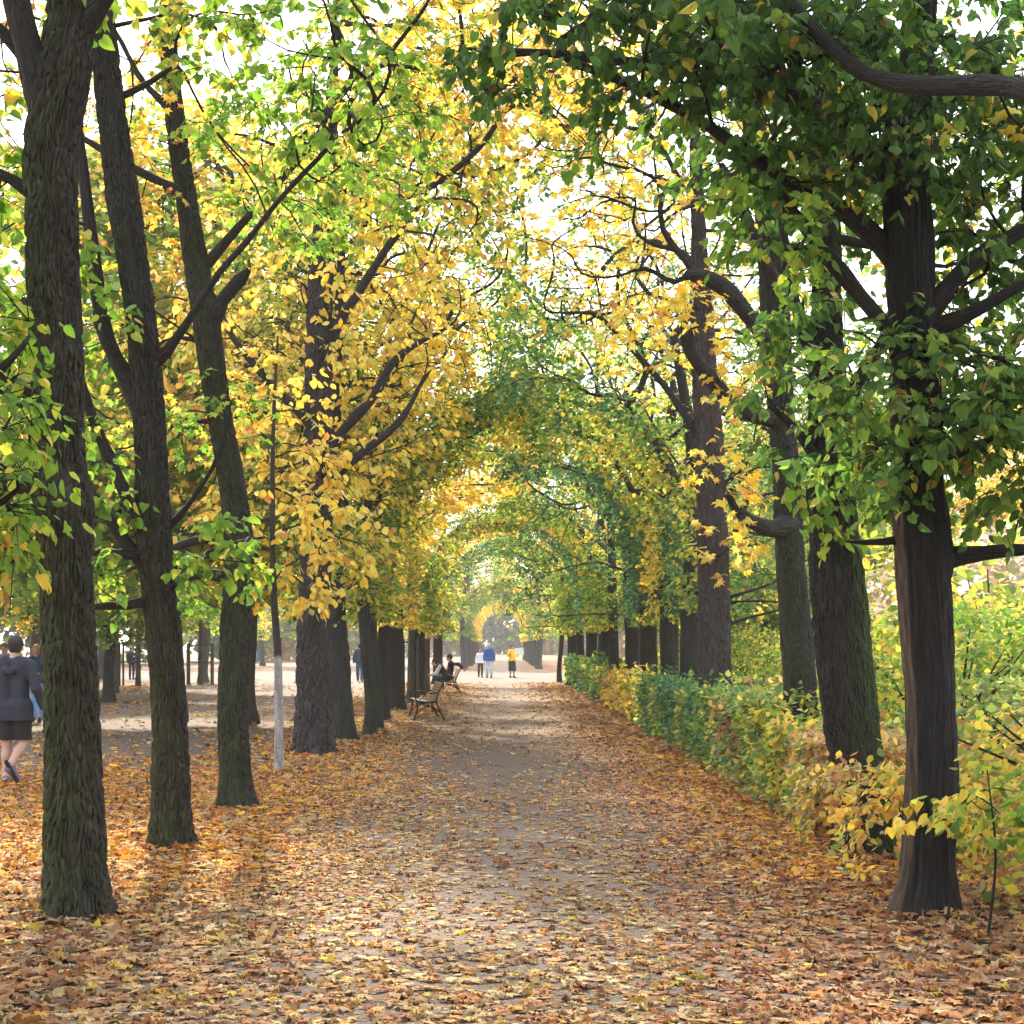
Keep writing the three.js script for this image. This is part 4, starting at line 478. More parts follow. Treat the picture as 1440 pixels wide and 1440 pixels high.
{
  const P = [['maple_tree', 'yellow and green maple', ['goldgreen', 'gold', 'lime'], 13, 4.2], ['maple_tree', 'orange and gold maple', ['autumn', 'gold', 'goldgreen'], 12, 3.8], ['linden_tree', 'bushy green linden', ['midgreen', 'olive', 'lime'], 11, 4.0], ['linden_tree', 'lime and yellow linden', ['lime', 'goldgreen', 'lime'], 9, 3.2]].map(([n, l, p, H, R], k) => [freeTree(n, l, '', 1000 + k * 3, p, H, R, 470, 0.19), l, 0]);
  const set = (list, where, group) => list.forEach(([k, x, d, q], i) => { const e = P[k], o = e[2]++ ? dup(e[0], [x, 0, -d], i * 2.1) : e[0]; o.position.set(x, 0, -d); o.rotation.y = i * 2.1; o.scale.setScalar(q ?? 1); o.userData.label = e[1] + ' ' + where; o.userData.group = group; });
  set([[0, -17, 50], [3, -11.5, 50, 0.85], [1, -16, 66, 1.1], [3, -19, 58], [0, -24, 66, 1.1], [2, -23, 50], [1, -28, 60, 1.1], [2, -30, 75, 1.2], [3, -15.5, 36, 0.9], [1, -20, 40], [1, -5.5, 36, 1.1], [0, -7.2, 37.5, 1.05], [3, -9.0, 35, 1.3], [0, -9.3, 60, 1.1], [1, -11.8, 61, 1.15]], 'standing on the far side of the open gravel', 'tall trees across the open gravel');
  set([[2, 9, 54, 0.8], [3, 7.4, 50, 0.7], [0, 13, 60, 0.9], [3, 7.5, 62, 0.9], [2, 11, 68], [1, 17, 52, 0.8], [0, 8, 76], [2, 16, 76, 1.1], [1, 22, 64], [3, 20, 50, 0.75], [2, 26, 52, 0.9], [0, 27, 75, 1.1], [3, 12, 86, 1.1], [2, 9, 96]], 'rising behind the sunlit shrubs', 'trees behind the sunlit shrubs');
}
{ // woods closing the view far off: one mass
  const r = rngOf(1200), grp = new THREE.Group(); grp.name = 'distant_wood'; scene.add(grp); tag(grp, 'pale wood closing the view far beyond the gravel', 'wood', null, 'stuff');
  const s = new Soup(); for (let k = 0; k < 46; k++) { const b = ball(r), l = ball(r).normalize(), up = V(0, 1, 0).addScaledVector(ball(r), 0.8), nn = up.sub(l.clone().multiplyScalar(up.dot(l))).normalize(); addLeaf(s, { t: RHOMB, x: b.x * 1.6, y: b.y * 1.1, z: b.z * 1.6, l, n: nn, s: 0.7 * (0.6 + r() * 0.7), c: [1, 1, 1], j: 0.75 + 0.5 * r() }); }
  const g = s.geo(), list = [], run = (x0, d0, x1, d1, n, h) => { for (let k = 0; k < n; k++) { const t = r(), x = lerp(x0, x1, t), d = lerp(d0, d1, t) + r() * 10, top = h * (0.6 + 0.6 * fbm(x * 0.08, d * 0.08, 1, 3)); list.push([x, 0.6 + top * Math.pow(r(), 0.8), -d]); } };
  run(-170, 120, -30, 150, 1700, 15); run(-30, 160, -7, 310, 800, 15); run(7, 310, 34, 130, 900, 15); run(34, 110, 150, 70, 1700, 15); run(-50, 330, 50, 330, 1300, 15); run(-60, 60, -170, 110, 1200, 15);
  const im = new THREE.InstancedMesh(g, leafMat, list.length), cs = [[0.2, 0.22, 0.06], [0.32, 0.27, 0.07], [0.12, 0.17, 0.05], [0.36, 0.22, 0.08]]; im.name = 'leaf_mass'; im.userData.kind = 'stuff'; im.castShadow = im.receiveShadow = true;
  list.forEach((p, k) => { const q = 0.8 + r() * 0.8; im.setMatrixAt(k, new THREE.Matrix4().compose(V(...p), new THREE.Quaternion().setFromEuler(new THREE.Euler(0, r() * 6.28, 0)), V(q, q, q))); const c = cs[(fbm(p[0] * 0.1, p[1] * 0.1, p[2] * 0.1, 2) * 9.9) & 3]; im.setColorAt(k, rgb(...c)); }); grp.add(im);
}
// ---------- benches, guards ----------
const iron = new THREE.MeshStandardMaterial({ color: rgb(0.045, 0.035, 0.03), roughness: 0.55, metalness: 0.6 });
const slatMat = new THREE.MeshStandardMaterial({ color: rgb(0.62, 0.46, 0.3), map: grainTone, bumpMap: grainBump, bumpScale: 0.003, roughness: 0.6 });
function bench(label, at, turn) {
  const root = thing('park_bench', label, 'bench', at, turn);
  const tube = (ps, r) => (s) => { const c = new THREE.CatmullRomCurve3(ps.map((p) => V(0, p[0], p[1]))), n = 14; addTube(s, c.getPoints(n), Array(n + 1).fill(r), 7, null, true); };
  for (const x of [-0.86, 0.86]) { const s = new Soup(); for (const f of [tube([[0, 0.33], [0.18, 0.27], [0.3, 0.25], [0.43, 0.28]], 0.02), tube([[0, -0.36], [0.16, -0.27], [0.3, -0.2], [0.43, -0.17], [0.6, -0.22], [0.82, -0.33]], 0.022), tube([[0.41, 0.28], [0.385, 0.05], [0.4, -0.18]], 0.02), tube([[0.43, 0.28], [0.55, 0.31], [0.63, 0.27], [0.62, 0.1], [0.58, -0.05], [0.62, -0.22]], 0.017), tube([[0.12, 0.29], [0.24, 0.16], [0.3, 0.0], [0.24, -0.16], [0.14, -0.26]], 0.014), tube([[0.4, 0.12], [0.32, 0.1], [0.31, 0.02], [0.36, 0.0], [0.38, 0.06]], 0.012), tube([[0.52, 0.2], [0.57, 0.16], [0.55, 0.1], [0.5, 0.12], [0.44, 0.2]], 0.01)]) f(s); for (const z of [0.33, -0.36]) addBox(s, 0, 0.012, z, 0.05, 0.024, 0.08); const g = s.geo(); g.translate(x, 0, 0); part('iron_end', g, iron, root); }
  const rod = new Soup(); addTube(rod, [V(-0.86, 0.27, 0), V(0.86, 0.27, 0)], [0.01, 0.01], 6); part('tie_rod', rod.geo(), iron, root);
  for (let k = 0; k < 7; k++) { const t = k / 6, s = new Soup(); addBox(s, 0, 0.436 - 0.03 * Math.sin(t * Math.PI) + 0.008 * (k === 6 ? 1 : 0), 0.27 - t * 0.4, 1.84, 0.026, 0.05); part('slat', s.geo(), slatMat, root); }
  for (let k = 0; k < 6; k++) { const t = k / 5, g = new THREE.BoxGeometry(1.84, 0.052, 0.024); g.rotateX(-0.36); g.translate(0, 0.5 + t * 0.3, -0.155 - t * 0.135); part('slat', g, slatMat, root); }
  return root;
}
bench('empty slatted bench with curled iron arms, turned away from the walk', [-1.72, 0, -38.9], -Math.PI / 2 + 0.12);
bench('slatted bench carrying two seated people', [-1.82, 0, -60], -Math.PI / 2 + 0.08);
const postMat = new THREE.MeshStandardMaterial({ color: rgb(0.2, 0.17, 0.14), map: grainTone, roughness: 0.9 });
function guard(label, x, d, w, h, n) {
  const root = thing('tree_guard', label, 'tree guard', [x, 0, -d], 0.1);
  for (let k = 0; k < n; k++) { const a = k / n * 6.2832 + 0.78, s = new Soup(); addTube(s, [V(Math.cos(a) * w, -0.02, Math.sin(a) * w), V(Math.cos(a) * w, h, Math.sin(a) * w)], [0.045, 0.04], 8, null, true); part('post', s.geo(), postMat, root); const b = (k + 1) / n * 6.2832 + 0.78; for (const y of n > 2 ? [h - 0.08, h * 0.55] : [h - 0.1]) { const q = new Soup(); addTube(q, [V(Math.cos(a) * w, y, Math.sin(a) * w), V(Math.cos(b) * w, y, Math.sin(b) * w)], [0.025, 0.025], 6, null, true); part('rail', q.geo(), postMat, root); } if (n === 2 && k === 0) k = k; }
}
guard('square timber guard of posts and rails round a young tree on the gravel', -14.9, 70, 0.95, 1.8, 4);
guard('second timber guard with thin posts standing beside the first', -12.7, 72, 0.7, 1.75, 4);
guard('pair of stakes with a crossbar holding a sapling in the bench row', -2.62, 49.3, 0.28, 1.85, 2);
function slim(label, x, d, seed, pal, H) { const r = rngOf(seed), root = thing('young_tree', label, 'tree', [x, 0, -d]), t = [[0, -0.02, 0, 0.11], [0.02, 2, 0, 0.09], [0.05, 4, 0, 0.05], [0, H, 0, 0.015]], g = []; part('trunk', trunkGeo(t, { sides: 12, step: 0.2, seed, color: [0.14, 0.13, 0.12] }), barkMat, root); blob(r, g, 0, H * 0.72, 0, 1.2, H * 0.3, 1.2, 70, pal); const G = grow(r, t, [], g, { step: 0.3 }), all = new Soup(); for (const s of branchSoups(G, { cut: 0, big: 5, mid: 4 })) { const b = all.count; for (const f of 'pnu') for (const q of s[f]) all[f].push(q); for (const q of s.i) all.i.push(b + q); } part('branches', all.geo(), twigMat([0.075, 0.06, 0.05]), root, 'stuff'); const s = new Soup(); for (const L of leavesAt(r, G.tips, { twigs: 4, perTwig: 6, len: 0.5, size: 0.16, t: SIMPLE, droop: 0.3, scatter: 0.1 })) addLeaf(s, L); part('crown', s.geo(), leafMat, root, 'stuff'); }
slim('slim young tree alone on the leaf-strewn edge of the gravel', -13.35, 59.1, 1300, 'goldgreen', 5.5);
slim('young tree inside the square timber guard', -14.9, 70, 1301, 'olive', 5);
slim('young tree inside the second timber guard', -12.7, 72, 1302, 'lime', 5);
slim('young staked tree between the bench-row trunks', -2.62, 49.3, 1303, 'goldgreen', 6);
slim('young round-headed tree beside the occupied bench', -2.66, 61, 1305, 'goldgreen', 5);
slim('thin pale-stemmed tree behind the golden hedge', 3.9, 38.5, 1304, 'olive', 5.5);
// ---------- people ----------
function nets(f, lo, hi, h) {                   // surface of f = 0 on a grid
  const n = [0, 1, 2].map((k) => Math.ceil((hi[k] - lo[k]) / h) + 2), [a, b, c] = n, v = new Float32Array(a * b * c), id = new Int32Array(a * b * c).fill(-1), at = (i, j, k) => i + a * (j + b * k), pos = [], idx = [], nor = [];
  for (let k = 0; k < c; k++) for (let j = 0; j < b; j++) for (let i = 0; i < a; i++) v[at(i, j, k)] = f(lo[0] + i * h, lo[1] + j * h, lo[2] + k * h);
  for (let k = 0; k < c - 1; k++) for (let j = 0; j < b - 1; j++) for (let i = 0; i < a - 1; i++) {
    let x = 0, y = 0, z = 0, m = 0; const q = (d) => v[at(i + (d & 1), j + ((d >> 1) & 1), k + (d >> 2))];
    for (let d = 0; d < 8; d++) for (const e of [1, 2, 4]) if (!(d & e)) { const p = q(d), s = q(d | e); if ((p < 0) !== (s < 0)) { const t = p / (p - s); x += (d & 1) + (e === 1 ? t : 0); y += ((d >> 1) & 1) + (e === 2 ? t : 0); z += (d >> 2) + (e === 4 ? t : 0); m++; } }
    if (!m) continue; id[at(i, j, k)] = pos.length / 3; const X = lo[0] + (i + x / m) * h, Y = lo[1] + (j + y / m) * h, Z = lo[2] + (k + z / m) * h, e = h * 0.5; pos.push(X, Y, Z);
    let gx = f(X + e, Y, Z) - f(X - e, Y, Z), gy = f(X, Y + e, Z) - f(X, Y - e, Z), gz = f(X, Y, Z + e) - f(X, Y, Z - e), l = Math.hypot(gx, gy, gz) || 1; nor.push(gx / l, gy / l, gz / l);
  }
  for (let k = 1; k < c - 1; k++) for (let j = 1; j < b - 1; j++) for (let i = 1; i < a - 1; i++) {
    const p = v[at(i, j, k)] < 0, quad = (w, x, y, z, fl) => { if (w < 0 || x < 0 || y < 0 || z < 0) return; fl ? idx.push(w, x, y, w, y, z) : idx.push(w, y, x, w, z, y); };
    if (p !== (v[at(i + 1, j, k)] < 0)) quad(id[at(i, j - 1, k - 1)], id[at(i, j, k - 1)], id[at(i, j, k)], id[at(i, j - 1, k)], p);
    if (p !== (v[at(i, j + 1, k)] < 0)) quad(id[at(i - 1, j, k - 1)], id[at(i - 1, j, k)], id[at(i, j, k)], id[at(i, j, k - 1)], p);
    if (p !== (v[at(i, j, k + 1)] < 0)) quad(id[at(i - 1, j - 1, k)], id[at(i, j - 1, k)], id[at(i, j, k)], id[at(i - 1, j, k)], p);
  }
  return { p: pos, n: nor, i: idx };
}
const cap = (a, b, ra, rb = ra) => ({ a, d: [b[0] - a[0], b[1] - a[1], b[2] - a[2]], ra, rb, l: Math.max(1e-9, (b[0] - a[0]) ** 2 + (b[1] - a[1]) ** 2 + (b[2] - a[2]) ** 2) });
const field = (prims, k = 0.03) => (x, y, z) => { let m = 9; for (const q of prims) { const X = x - q.a[0], Y = y - q.a[1], Z = z - q.a[2], t = Math.min(1, Math.max(0, (X * q.d[0] + Y * q.d[1] + Z * q.d[2]) / q.l)), d = Math.hypot(X - q.d[0] * t, Y - q.d[1] * t, Z - q.d[2] * t) - (q.ra + (q.rb - q.ra) * t), h = Math.max(0, k - Math.abs(m - d)) / k; m = Math.min(m, d) - h * h * k * 0.25; } return m; };
function meshOf(prims, h, k, cut, wob) {
  const lo = [9, 9, 9], hi = [-9, -9, -9]; for (const q of prims) for (let c = 0; c < 3; c++) { const r = Math.max(q.ra, q.rb) + 2 * h; lo[c] = Math.min(lo[c], q.a[c] - r, q.a[c] + q.d[c] - r); hi[c] = Math.max(hi[c], q.a[c] + r, q.a[c] + q.d[c] + r); }
  const f = field(prims, k); return nets(cut ? (x, y, z) => Math.max(f(x, y, z) + (wob ? wob(x, y, z) : 0), cut(x, y, z)) : f, lo, hi, h);
}
const toGeo = (...ms) => { const s = new Soup(); for (const m of ms) { const b = s.count; for (const x of m.p) s.p.push(x); for (const x of m.n) s.n.push(x); for (const x of m.i) s.i.push(b + x); } return s.geo(); };
const mixp = (a, b, t) => [lerp(a[0], b[0], t), lerp(a[1], b[1], t), lerp(a[2], b[2], t)], plus = (a, x, y, z) => [a[0] + x, a[1] + y, a[2] + z];
function handPrims(e, w, inward) {              // palm, four bent fingers and a thumb, carrying on from the forearm
  const D = V(w[0] - e[0], w[1] - e[1], w[2] - e[2]).normalize(), S = V(inward[0], inward[1], inward[2]); S.sub(D.clone().multiplyScalar(S.dot(D))).normalize(); const F = D.clone().cross(S), at = (d, f, s) => [w[0] + D.x * d + F.x * f + S.x * s, w[1] + D.y * d + F.y * f + S.y * s, w[2] + D.z * d + F.z * f + S.z * s], out = [cap(w, at(0.03, 0, 0), 0.024, 0.026), cap(at(0.045, 0.022, 0), at(0.085, 0.026, 0.004), 0.015, 0.013), cap(at(0.045, 0, 0), at(0.09, 0, 0.004), 0.016, 0.014), cap(at(0.045, -0.022, 0), at(0.08, -0.026, 0.004), 0.015, 0.012)];
  [[0.03, 0.062], [0.011, 0.072], [-0.009, 0.066], [-0.028, 0.05]].forEach(([f, l]) => { out.push(cap(at(0.085, f, 0.004), at(0.085 + l * 0.5, f * 1.1, 0.014), 0.0092, 0.0085), cap(at(0.085 + l * 0.5, f * 1.1, 0.014), at(0.085 + l * 0.85, f * 1.1, 0.034), 0.0085, 0.0072)); });
  out.push(cap(at(0.02, 0.026, 0.008), at(0.05, 0.046, 0.02), 0.012, 0.0105), cap(at(0.05, 0.046, 0.02), at(0.08, 0.048, 0.03), 0.0105, 0.008)); return out;
}
const cloth = {}, clothMat = (c) => cloth[c.join()] ??= new THREE.MeshStandardMaterial({ color: rgb(...c), roughness: 0.9 });
const skinMat = new THREE.MeshStandardMaterial({ color: rgb(0.5, 0.3, 0.22), roughness: 0.6 }), eyeMat = new THREE.MeshStandardMaterial({ color: rgb(0.03, 0.02, 0.02), roughness: 0.3 }), lipMat = new THREE.MeshStandardMaterial({ color: rgb(0.35, 0.12, 0.1), roughness: 0.6 });
const STAND = { hipL: [0.09, 0.93, 0], hipR: [-0.09, 0.93, 0], kneeL: [0.1, 0.5, 0.03], kneeR: [-0.1, 0.5, 0.03], ankL: [0.1, 0.09, 0], ankR: [-0.1, 0.09, 0], toeL: [0.12, 0.03, 0.17], toeR: [-0.12, 0.03, 0.17], shL: [0.18, 1.41, 0], shR: [-0.18, 1.41, 0], elL: [0.25, 1.13, -0.02], elR: [-0.25, 1.13, -0.02], wrL: [0.25, 0.89, 0.07], wrR: [-0.25, 0.89, 0.07], neck: [0, 1.47, 0], head: [0, 1.63, 0.02] };
// o: height, top, legs ('long' | 'shorts' | 'skirt'), colours, hair, cell sizes; the figure faces +z
function person(label, at, turn, pose, o) {
  const J = { ...STAND, ...pose }, sc = (o.height ?? 1.72) / 1.75, root = thing('person', label, 'person', at, turn, o.group), h = o.cell ?? 0.02, hh = o.fine ?? 0.009, pel = mixp(J.hipL, J.hipR, 0.5), chest = mixp(J.shL, J.shR, 0.5), H = J.head;
  root.scale.setScalar(sc);
  const limb = (s, g, leg, arm) => { const L = []; if (leg) { L.push(cap(J['hip' + s], J['knee' + s], 0.08 + g, 0.056 + g), cap(J['knee' + s], mixp(J['knee' + s], J['ank' + s], 0.4), 0.052 + g, 0.056 + g), cap(mixp(J['knee' + s], J['ank' + s], 0.4), J['ank' + s], 0.056 + g, 0.036 + g)); } if (arm) L.push(cap(J['sh' + s], J['el' + s], 0.05 + g, 0.041 + g), cap(J['el' + s], mixp(J['el' + s], J['wr' + s], 0.3), 0.041 + g, 0.04 + g), cap(mixp(J['el' + s], J['wr' + s], 0.3), J['wr' + s], 0.04 + g, 0.026 + g)); return L; };
  const torso = (g) => [cap(J.hipL, J.hipR, 0.1 + g), cap(mixp(pel, J.hipL, 0.7), mixp(chest, J.shL, 0.45), 0.1 + g, 0.105 + g), cap(mixp(pel, J.hipR, 0.7), mixp(chest, J.shR, 0.45), 0.1 + g, 0.105 + g), cap(plus(mixp(chest, J.shL, 0.85), 0, -0.02, 0), plus(mixp(chest, J.shR, 0.85), 0, -0.02, 0), 0.062 + g)];
  const foot = (s, g) => { const a = J['ank' + s], t = J['toe' + s], heel = [a[0] - (t[0] - a[0]) * 0.28, Math.max(0.035, a[1] - 0.05 - (t[1] - 0.03) * 0.2), a[2] - (t[2] - a[2]) * 0.28]; return [cap(a, heel, 0.036 + g, 0.034 + g), cap(heel, t, 0.034 + g, 0.03 + g), cap(a, t, 0.032 + g, 0.026 + g)]; };
  const hd = [cap(plus(H, 0, 0.035, -0.02), plus(H, 0, 0.03, 0.012), 0.082, 0.08), cap(plus(H, 0, -0.02, 0.02), plus(H, 0, -0.075, 0.045), 0.068, 0.04), cap(plus(H, 0, 0.0, 0.085), plus(H, 0, -0.03, 0.11), 0.012, 0.016), cap(plus(H, 0.082, 0, -0.005), plus(H, 0.086, -0.03, -0.005), 0.016, 0.012), cap(plus(H, -0.082, 0, -0.005), plus(H, -0.086, -0.03, -0.005), 0.016, 0.012), cap(J.neck, plus(H, 0, -0.05, -0.015), 0.058, 0.052)];
  const body = [...torso(-0.01), cap(chest, J.neck, 0.07, 0.058), cap(J.neck, plus(H, 0, -0.04, -0.01), 0.056, 0.05), ...limb('L', 0, 1, 1), ...limb('R', 0, 1, 1), ...foot('L', -0.006), ...foot('R', -0.006)];
  const b = part('body', toGeo(meshOf(body, h, 0.04), meshOf(hd, hh, 0.022), meshOf(handPrims(J.elL, J.wrL, [-1, 0, 0.2]), o.fine ? 0.004 : 0.006, 0.008), meshOf(handPrims(J.elR, J.wrR, [1, 0, 0.2]), o.fine ? 0.004 : 0.006, 0.008)), skinMat, root);
  const fold = (x, y, z) => (noise3(x * 9 + 3, y * 5, z * 9) - 0.5) * 0.02 + (noise3(x * 18, y * 11, z * 18 + 7) - 0.5) * 0.01;
  const T = [...torso(0.01 + (o.loose ?? 0)), cap(chest, plus(J.neck, 0, -0.01, -0.01), 0.08, 0.062)], hem = o.hem ?? 0.02, spine = V(chest[0] - pel[0], chest[1] - pel[1], chest[2] - pel[2]).normalize(), sleeves = [];
  T.push(cap(pel, plus(pel, -spine.x * hem, -spine.y * hem, -spine.z * hem), 0.135 + (o.loose ?? 0)), cap(J.hipL, plus(J.hipL, -spine.x * hem, -spine.y * hem, -spine.z * hem), 0.128 + (o.loose ?? 0)), cap(J.hipR, plus(J.hipR, -spine.x * hem, -spine.y * hem, -spine.z * hem), 0.128 + (o.loose ?? 0)));
  for (const s of ['L', 'R']) { const g = 0.014 + (o.loose ?? 0) * 0.6; if (o.sleeve === 'short') sleeves.push(cap(J['sh' + s], mixp(J['sh' + s], J['el' + s], 0.7), 0.06 + g * 0.5, 0.058 + g * 0.4)); else sleeves.push(cap(J['sh' + s], J['el' + s], 0.052 + g, 0.046 + g), cap(J['el' + s], mixp(J['el' + s], J['wr' + s], 0.93), 0.046 + g, 0.034 + g)); }
  const vest = o.vest, cutHem = (x, y, z) => -((x - pel[0]) * spine.x + (y - pel[1]) * spine.y + (z - pel[2]) * spine.z) - hem - 0.03;
  part(vest ? 'vest' : 'top', toGeo(meshOf(vest ? T : [...T, ...sleeves, ...(o.hood ? [[1, 1], [-1, -1]].flatMap(([s]) => [cap(plus(J.neck, s * 0.08, -0.02, 0.02), plus(J.neck, s * 0.09, -0.035, -0.06), 0.034, 0.04), cap(plus(J.neck, s * 0.09, -0.035, -0.06), plus(J.neck, s * 0.05, -0.1, -0.115), 0.04, 0.042), cap(plus(J.neck, s * 0.05, -0.1, -0.115), plus(J.neck, 0, -0.125, -0.125), 0.042)]) : [])], h * 0.8, 0.022, cutHem, fold)), clothMat(o.top), root);
  if (vest) part('sleeve', toGeo(meshOf(sleeves.slice(0, 2), h * 0.7, 0.02)), clothMat(vest), root), part('sleeve', toGeo(meshOf(sleeves.slice(2), h * 0.7, 0.02)), clothMat(vest), root);
  const B = [cap(J.hipL, J.hipR, 0.116)]; let cutB;
  if (o.legs === 'skirt') { const m = mixp(J.kneeL, J.kneeR, 0.5), y0 = o.skirt ?? 0.42; B.push(cap(pel, [m[0], y0, m[2]], 0.125, 0.17), cap(J.hipL, plus(mixp(J.kneeL, J.kneeL, 0), 0.02, y0 - 0.5, 0), 0.1, 0.1), cap(J.hipR, plus(J.kneeR, -0.02, y0 - 0.5, 0), 0.1, 0.1)); cutB = (x, y) => y0 - y; } else for (const s of ['L', 'R']) { if (o.legs === 'shorts') B.push(cap(J['hip' + s], mixp(J['hip' + s], J['knee' + s], 1.0), 0.108, 0.102)); else B.push(...limb(s, o.slim ? 0.008 : 0.02, 1, 0), cap(J['knee' + s], J['ank' + s], o.slim ? 0.06 : 0.072, o.slim ? 0.045 : 0.062)); }
  if (o.legs === 'shorts') cutB = (x, y) => 0.525 - y; part(o.legs === 'skirt' ? 'skirt' : o.legs === 'shorts' ? 'shorts' : 'trousers', toGeo(meshOf(B, h * 0.8, 0.03, cutB ?? (() => -1), fold)), clothMat(o.bottom), root);
  for (const s of ['L', 'R']) { const sh = part('shoe', toGeo(meshOf(foot(s, 0.006), h * 0.6, 0.02)), clothMat(o.shoes ?? [0.04, 0.04, 0.045]), root); if (o.sole) { const a = J['ank' + s], t = J['toe' + s], n = V(0, -(t[2] - a[2]), t[1] - a[1]).normalize(); if (n.y > 0) n.negate(); const q = [a[0], a[1], a[2]], w = [cap([q[0] - (t[0] - q[0]) * 0.3 + n.x * 0.062, q[1] - (t[1] - q[1]) * 0.3 + n.y * 0.062, q[2] - (t[2] - q[2]) * 0.3 + n.z * 0.062], plus(t, n.x * 0.03, n.y * 0.03, n.z * 0.03), 0.026, 0.03)]; if (s === 'R') part('sole', toGeo(meshOf(w, h * 0.5, 0.01)), clothMat([0.03, 0.028, 0.028]), sh); } }
  const long = o.hair !== 'short', hr = [cap(plus(H, 0, 0.042, -0.026), plus(H, 0, 0.04, 0.0), 0.094, 0.091), cap(plus(H, 0.025, -0.02, -0.045), plus(H, -0.025, -0.02, -0.045), 0.05), cap(plus(H, 0.02, 0.1, 0.03), plus(H, -0.01, 0.105, -0.02), 0.042)]; if (long) hr.push(cap(plus(H, 0.075, 0.02, -0.01), plus(J.neck, 0.085, 0.0, -0.01), 0.035, 0.03), cap(plus(H, -0.075, 0.02, -0.01), plus(J.neck, -0.085, 0.0, -0.01), 0.035, 0.03), cap(plus(H, 0, 0, -0.06), plus(J.neck, 0, -0.03, -0.06), 0.06, 0.05));
  const wob = (x, y, z) => (noise3(x * 70, y * 70, z * 70) - 0.5) * 0.022, hf = meshOf(hr, hh, 0.02, (x, y, z) => { const a = y - H[1], c = z - H[2]; return Math.max(c - 0.062 - a * 0.5, -(a + (long ? 0.3 : 0.075) + (c < -0.03 ? 0.03 : 0)), !long && a < 0.0 ? c - 0.0 : -1) + wob(x, y, z); });
  part('hair', toGeo(hf), clothMat(o.hairColor ?? [0.03, 0.022, 0.018]), root);
  for (const s of [-1, 1]) { const e = new THREE.SphereGeometry(0.011, 8, 6); e.translate(H[0] + s * 0.032, H[1] + 0.008, H[2] + 0.086); part('eye', e, eyeMat, b); }
  const lip = new THREE.SphereGeometry(1, 8, 6); lip.scale(0.024, 0.008, 0.012); lip.translate(H[0], H[1] - 0.062, H[2] + 0.078); part('mouth', lip, lipMat, b);
  return root;
}
person('man in dark hoodie and black shorts walking away over the leaves', [-5.83, 0, -20.4], Math.PI - 0.1, { hipL: [0.1, 0.93, 0], hipR: [-0.1, 0.93, 0], kneeL: [0.11, 0.5, 0.06], ankL: [0.1, 0.09, 0.02], toeL: [0.13, 0.03, 0.18], kneeR: [-0.1, 0.5, 0.08], ankR: [-0.04, 0.25, -0.2], toeR: [-0.1, 0.05, -0.1], shL: [0.2, 1.42, 0], shR: [-0.2, 1.42, 0], elR: [-0.31, 1.14, -0.06], wrR: [-0.36, 0.91, 0.06], elL: [0.31, 1.14, -0.08], wrL: [0.35, 0.91, -0.02], head: [-0.02, 1.64, 0.03] }, { height: 1.74, top: [0.022, 0.026, 0.04], bottom: [0.02, 0.014, 0.015], legs: 'shorts', hem: 0.14, loose: 0.006, hood: true, hair: 'short', shoes: [0.16, 0.15, 0.24], sole: true, cell: 0.012, fine: 0.0045 });
person('blonde woman in blue jacket and jeans strolling towards the walking man', [-10.08, 0, -37], 0.1, { kneeL: [0.09, 0.5, 0.1], ankL: [0.09, 0.09, 0.12], toeL: [0.1, 0.03, 0.28], kneeR: [-0.09, 0.5, 0.02], ankR: [-0.09, 0.11, -0.14], toeR: [-0.1, 0.03, 0.0], elL: [0.24, 1.14, 0.02], wrL: [0.1, 1.1, 0.2] }, { height: 1.66, top: [0.03, 0.06, 0.14], bottom: [0.2, 0.35, 0.62], slim: true, hairColor: [0.4, 0.25, 0.1] });
person('companion with reddish hair mostly hidden by the walking man', [-10.95, 0, -37.6], 0, {}, { height: 1.7, top: [0.3, 0.28, 0.26], bottom: [0.1, 0.12, 0.2], hair: 'short', hairColor: [0.22, 0.07, 0.03] });
person('figure in black standing by the timber tree guard', [-18.2, 0, -84], 0.6, { elL: [0.24, 1.14, 0.06], wrL: [0.1, 1.24, 0.2] }, { height: 1.55, top: [0.025, 0.02, 0.035], bottom: [0.03, 0.02, 0.03], slim: true });
person('person in light blue jacket and jeans far out on the gravel', [-12.3, 0, -84], Math.PI, { kneeR: [-0.1, 0.5, 0.08], ankR: [-0.1, 0.1, -0.1] }, { height: 1.72, top: [0.12, 0.27, 0.55], bottom: [0.12, 0.25, 0.5], loose: 0.02 });
person('man in navy jacket and jeans walking away along the bench row', [-6.57, 0, -79.2], Math.PI, { kneeL: [0.1, 0.5, 0.08], ankL: [0.1, 0.1, 0.16], toeL: [0.12, 0.05, 0.32], kneeR: [-0.1, 0.5, 0.04], ankR: [-0.1, 0.12, -0.14], toeR: [-0.11, 0.03, 0.0], elL: [0.26, 1.13, -0.06], wrL: [0.28, 0.9, -0.06] }, { height: 1.72, top: [0.025, 0.05, 0.09], bottom: [0.06, 0.1, 0.2], hair: 'short', loose: 0.02 });
const SIT = { hipL: [0.1, 0.53, 0.0], hipR: [-0.1, 0.53, 0.0], kneeL: [0.12, 0.53, 0.43], kneeR: [-0.12, 0.53, 0.43], ankL: [0.12, 0.09, 0.42], ankR: [-0.12, 0.09, 0.42], toeL: [0.13, 0.03, 0.58], toeR: [-0.13, 0.03, 0.58] };
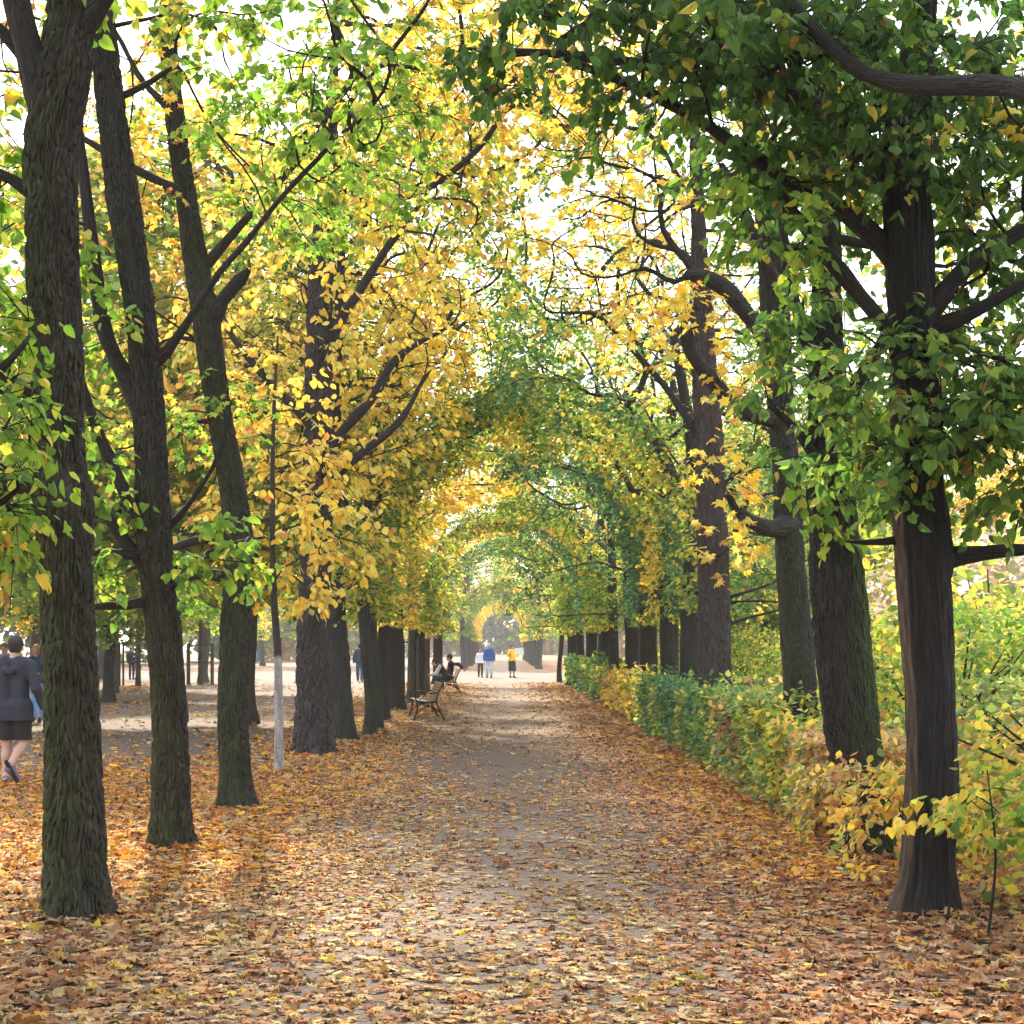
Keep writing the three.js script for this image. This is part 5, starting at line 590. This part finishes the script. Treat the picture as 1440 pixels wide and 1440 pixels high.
person('seated man in black vest and pale sleeves bent forward on the bench', [-1.86, 0, -59.72], -Math.PI / 2 + 0.08, { ...SIT, shL: [0.18, 0.93, 0.3], shR: [-0.18, 0.93, 0.3], elL: [0.22, 0.68, 0.42], elR: [-0.22, 0.68, 0.42], wrL: [0.07, 0.64, 0.6], wrR: [-0.07, 0.62, 0.6], neck: [0, 0.97, 0.36], head: [0, 1.06, 0.48] }, { height: 1.75, top: [0.02, 0.02, 0.024], vest: [0.62, 0.68, 0.76], bottom: [0.04, 0.06, 0.14], hair: 'short', hairColor: [0.05, 0.03, 0.02] });
person('seated person in dark jacket leaning back with one arm over the bench', [-1.84, 0, -60.45], -Math.PI / 2 + 0.08, { ...SIT, shL: [0.19, 1.0, -0.06], shR: [-0.19, 1.0, -0.06], elL: [0.3, 1.0, -0.3], wrL: [0.3, 0.86, -0.45], elR: [-0.26, 0.76, 0.04], wrR: [-0.12, 0.7, 0.22], neck: [0, 1.06, -0.05], head: [0, 1.22, 0.0] }, { height: 1.75, top: [0.022, 0.02, 0.03], bottom: [0.03, 0.03, 0.045], hair: 'short', hairColor: [0.06, 0.035, 0.02] });
person('small woman in white top and black leggings on the crossing', [-1.1, 0, -89.5], 0, {}, { height: 1.45, top: [0.75, 0.72, 0.76], bottom: [0.03, 0.025, 0.03], slim: true, loose: 0.03, hairColor: [0.25, 0.15, 0.07] });
person('man in blue jacket and pale jeans on the crossing', [-0.63, 0, -88], 0.1, { kneeL: [0.1, 0.5, 0.1], ankL: [0.1, 0.1, 0.1], toeL: [0.11, 0.03, 0.26], ankR: [-0.1, 0.1, -0.08] }, { height: 1.74, top: [0.035, 0.1, 0.34], bottom: [0.5, 0.6, 0.7], hair: 'short', hairColor: [0.45, 0.38, 0.3], loose: 0.025 });
person('woman in yellow top and long black skirt holding up a white sheet', [0.55, 0, -88], 0.4, { elR: [-0.26, 1.18, 0.1], wrR: [-0.2, 1.34, 0.3], elL: [0.26, 1.16, 0.1], wrL: [0.3, 1.36, 0.3] }, { height: 1.7, top: [0.75, 0.5, 0.02], bottom: [0.025, 0.02, 0.028], legs: 'skirt', skirt: 0.36, hairColor: [0.06, 0.035, 0.02] });
{ const g = new THREE.BoxGeometry(0.5, 0.36, 0.006, 6, 1, 1), p = g.attributes.position; for (let k = 0; k < p.count; k++) p.setZ(k, p.getZ(k) + 0.12 * p.getX(k) * p.getX(k)); g.computeVertexNormals(); const m = part('paper_sheet', g, new THREE.MeshStandardMaterial({ color: rgb(0.8, 0.8, 0.82), roughness: 0.8 }), scene); m.position.set(0.92, 1.36, -87.6); m.rotation.set(-0.15, 0.4, 0.1); tag(m, 'white paper sheet held up by the woman in yellow', 'paper'); }
renderer.render(scene, camera);
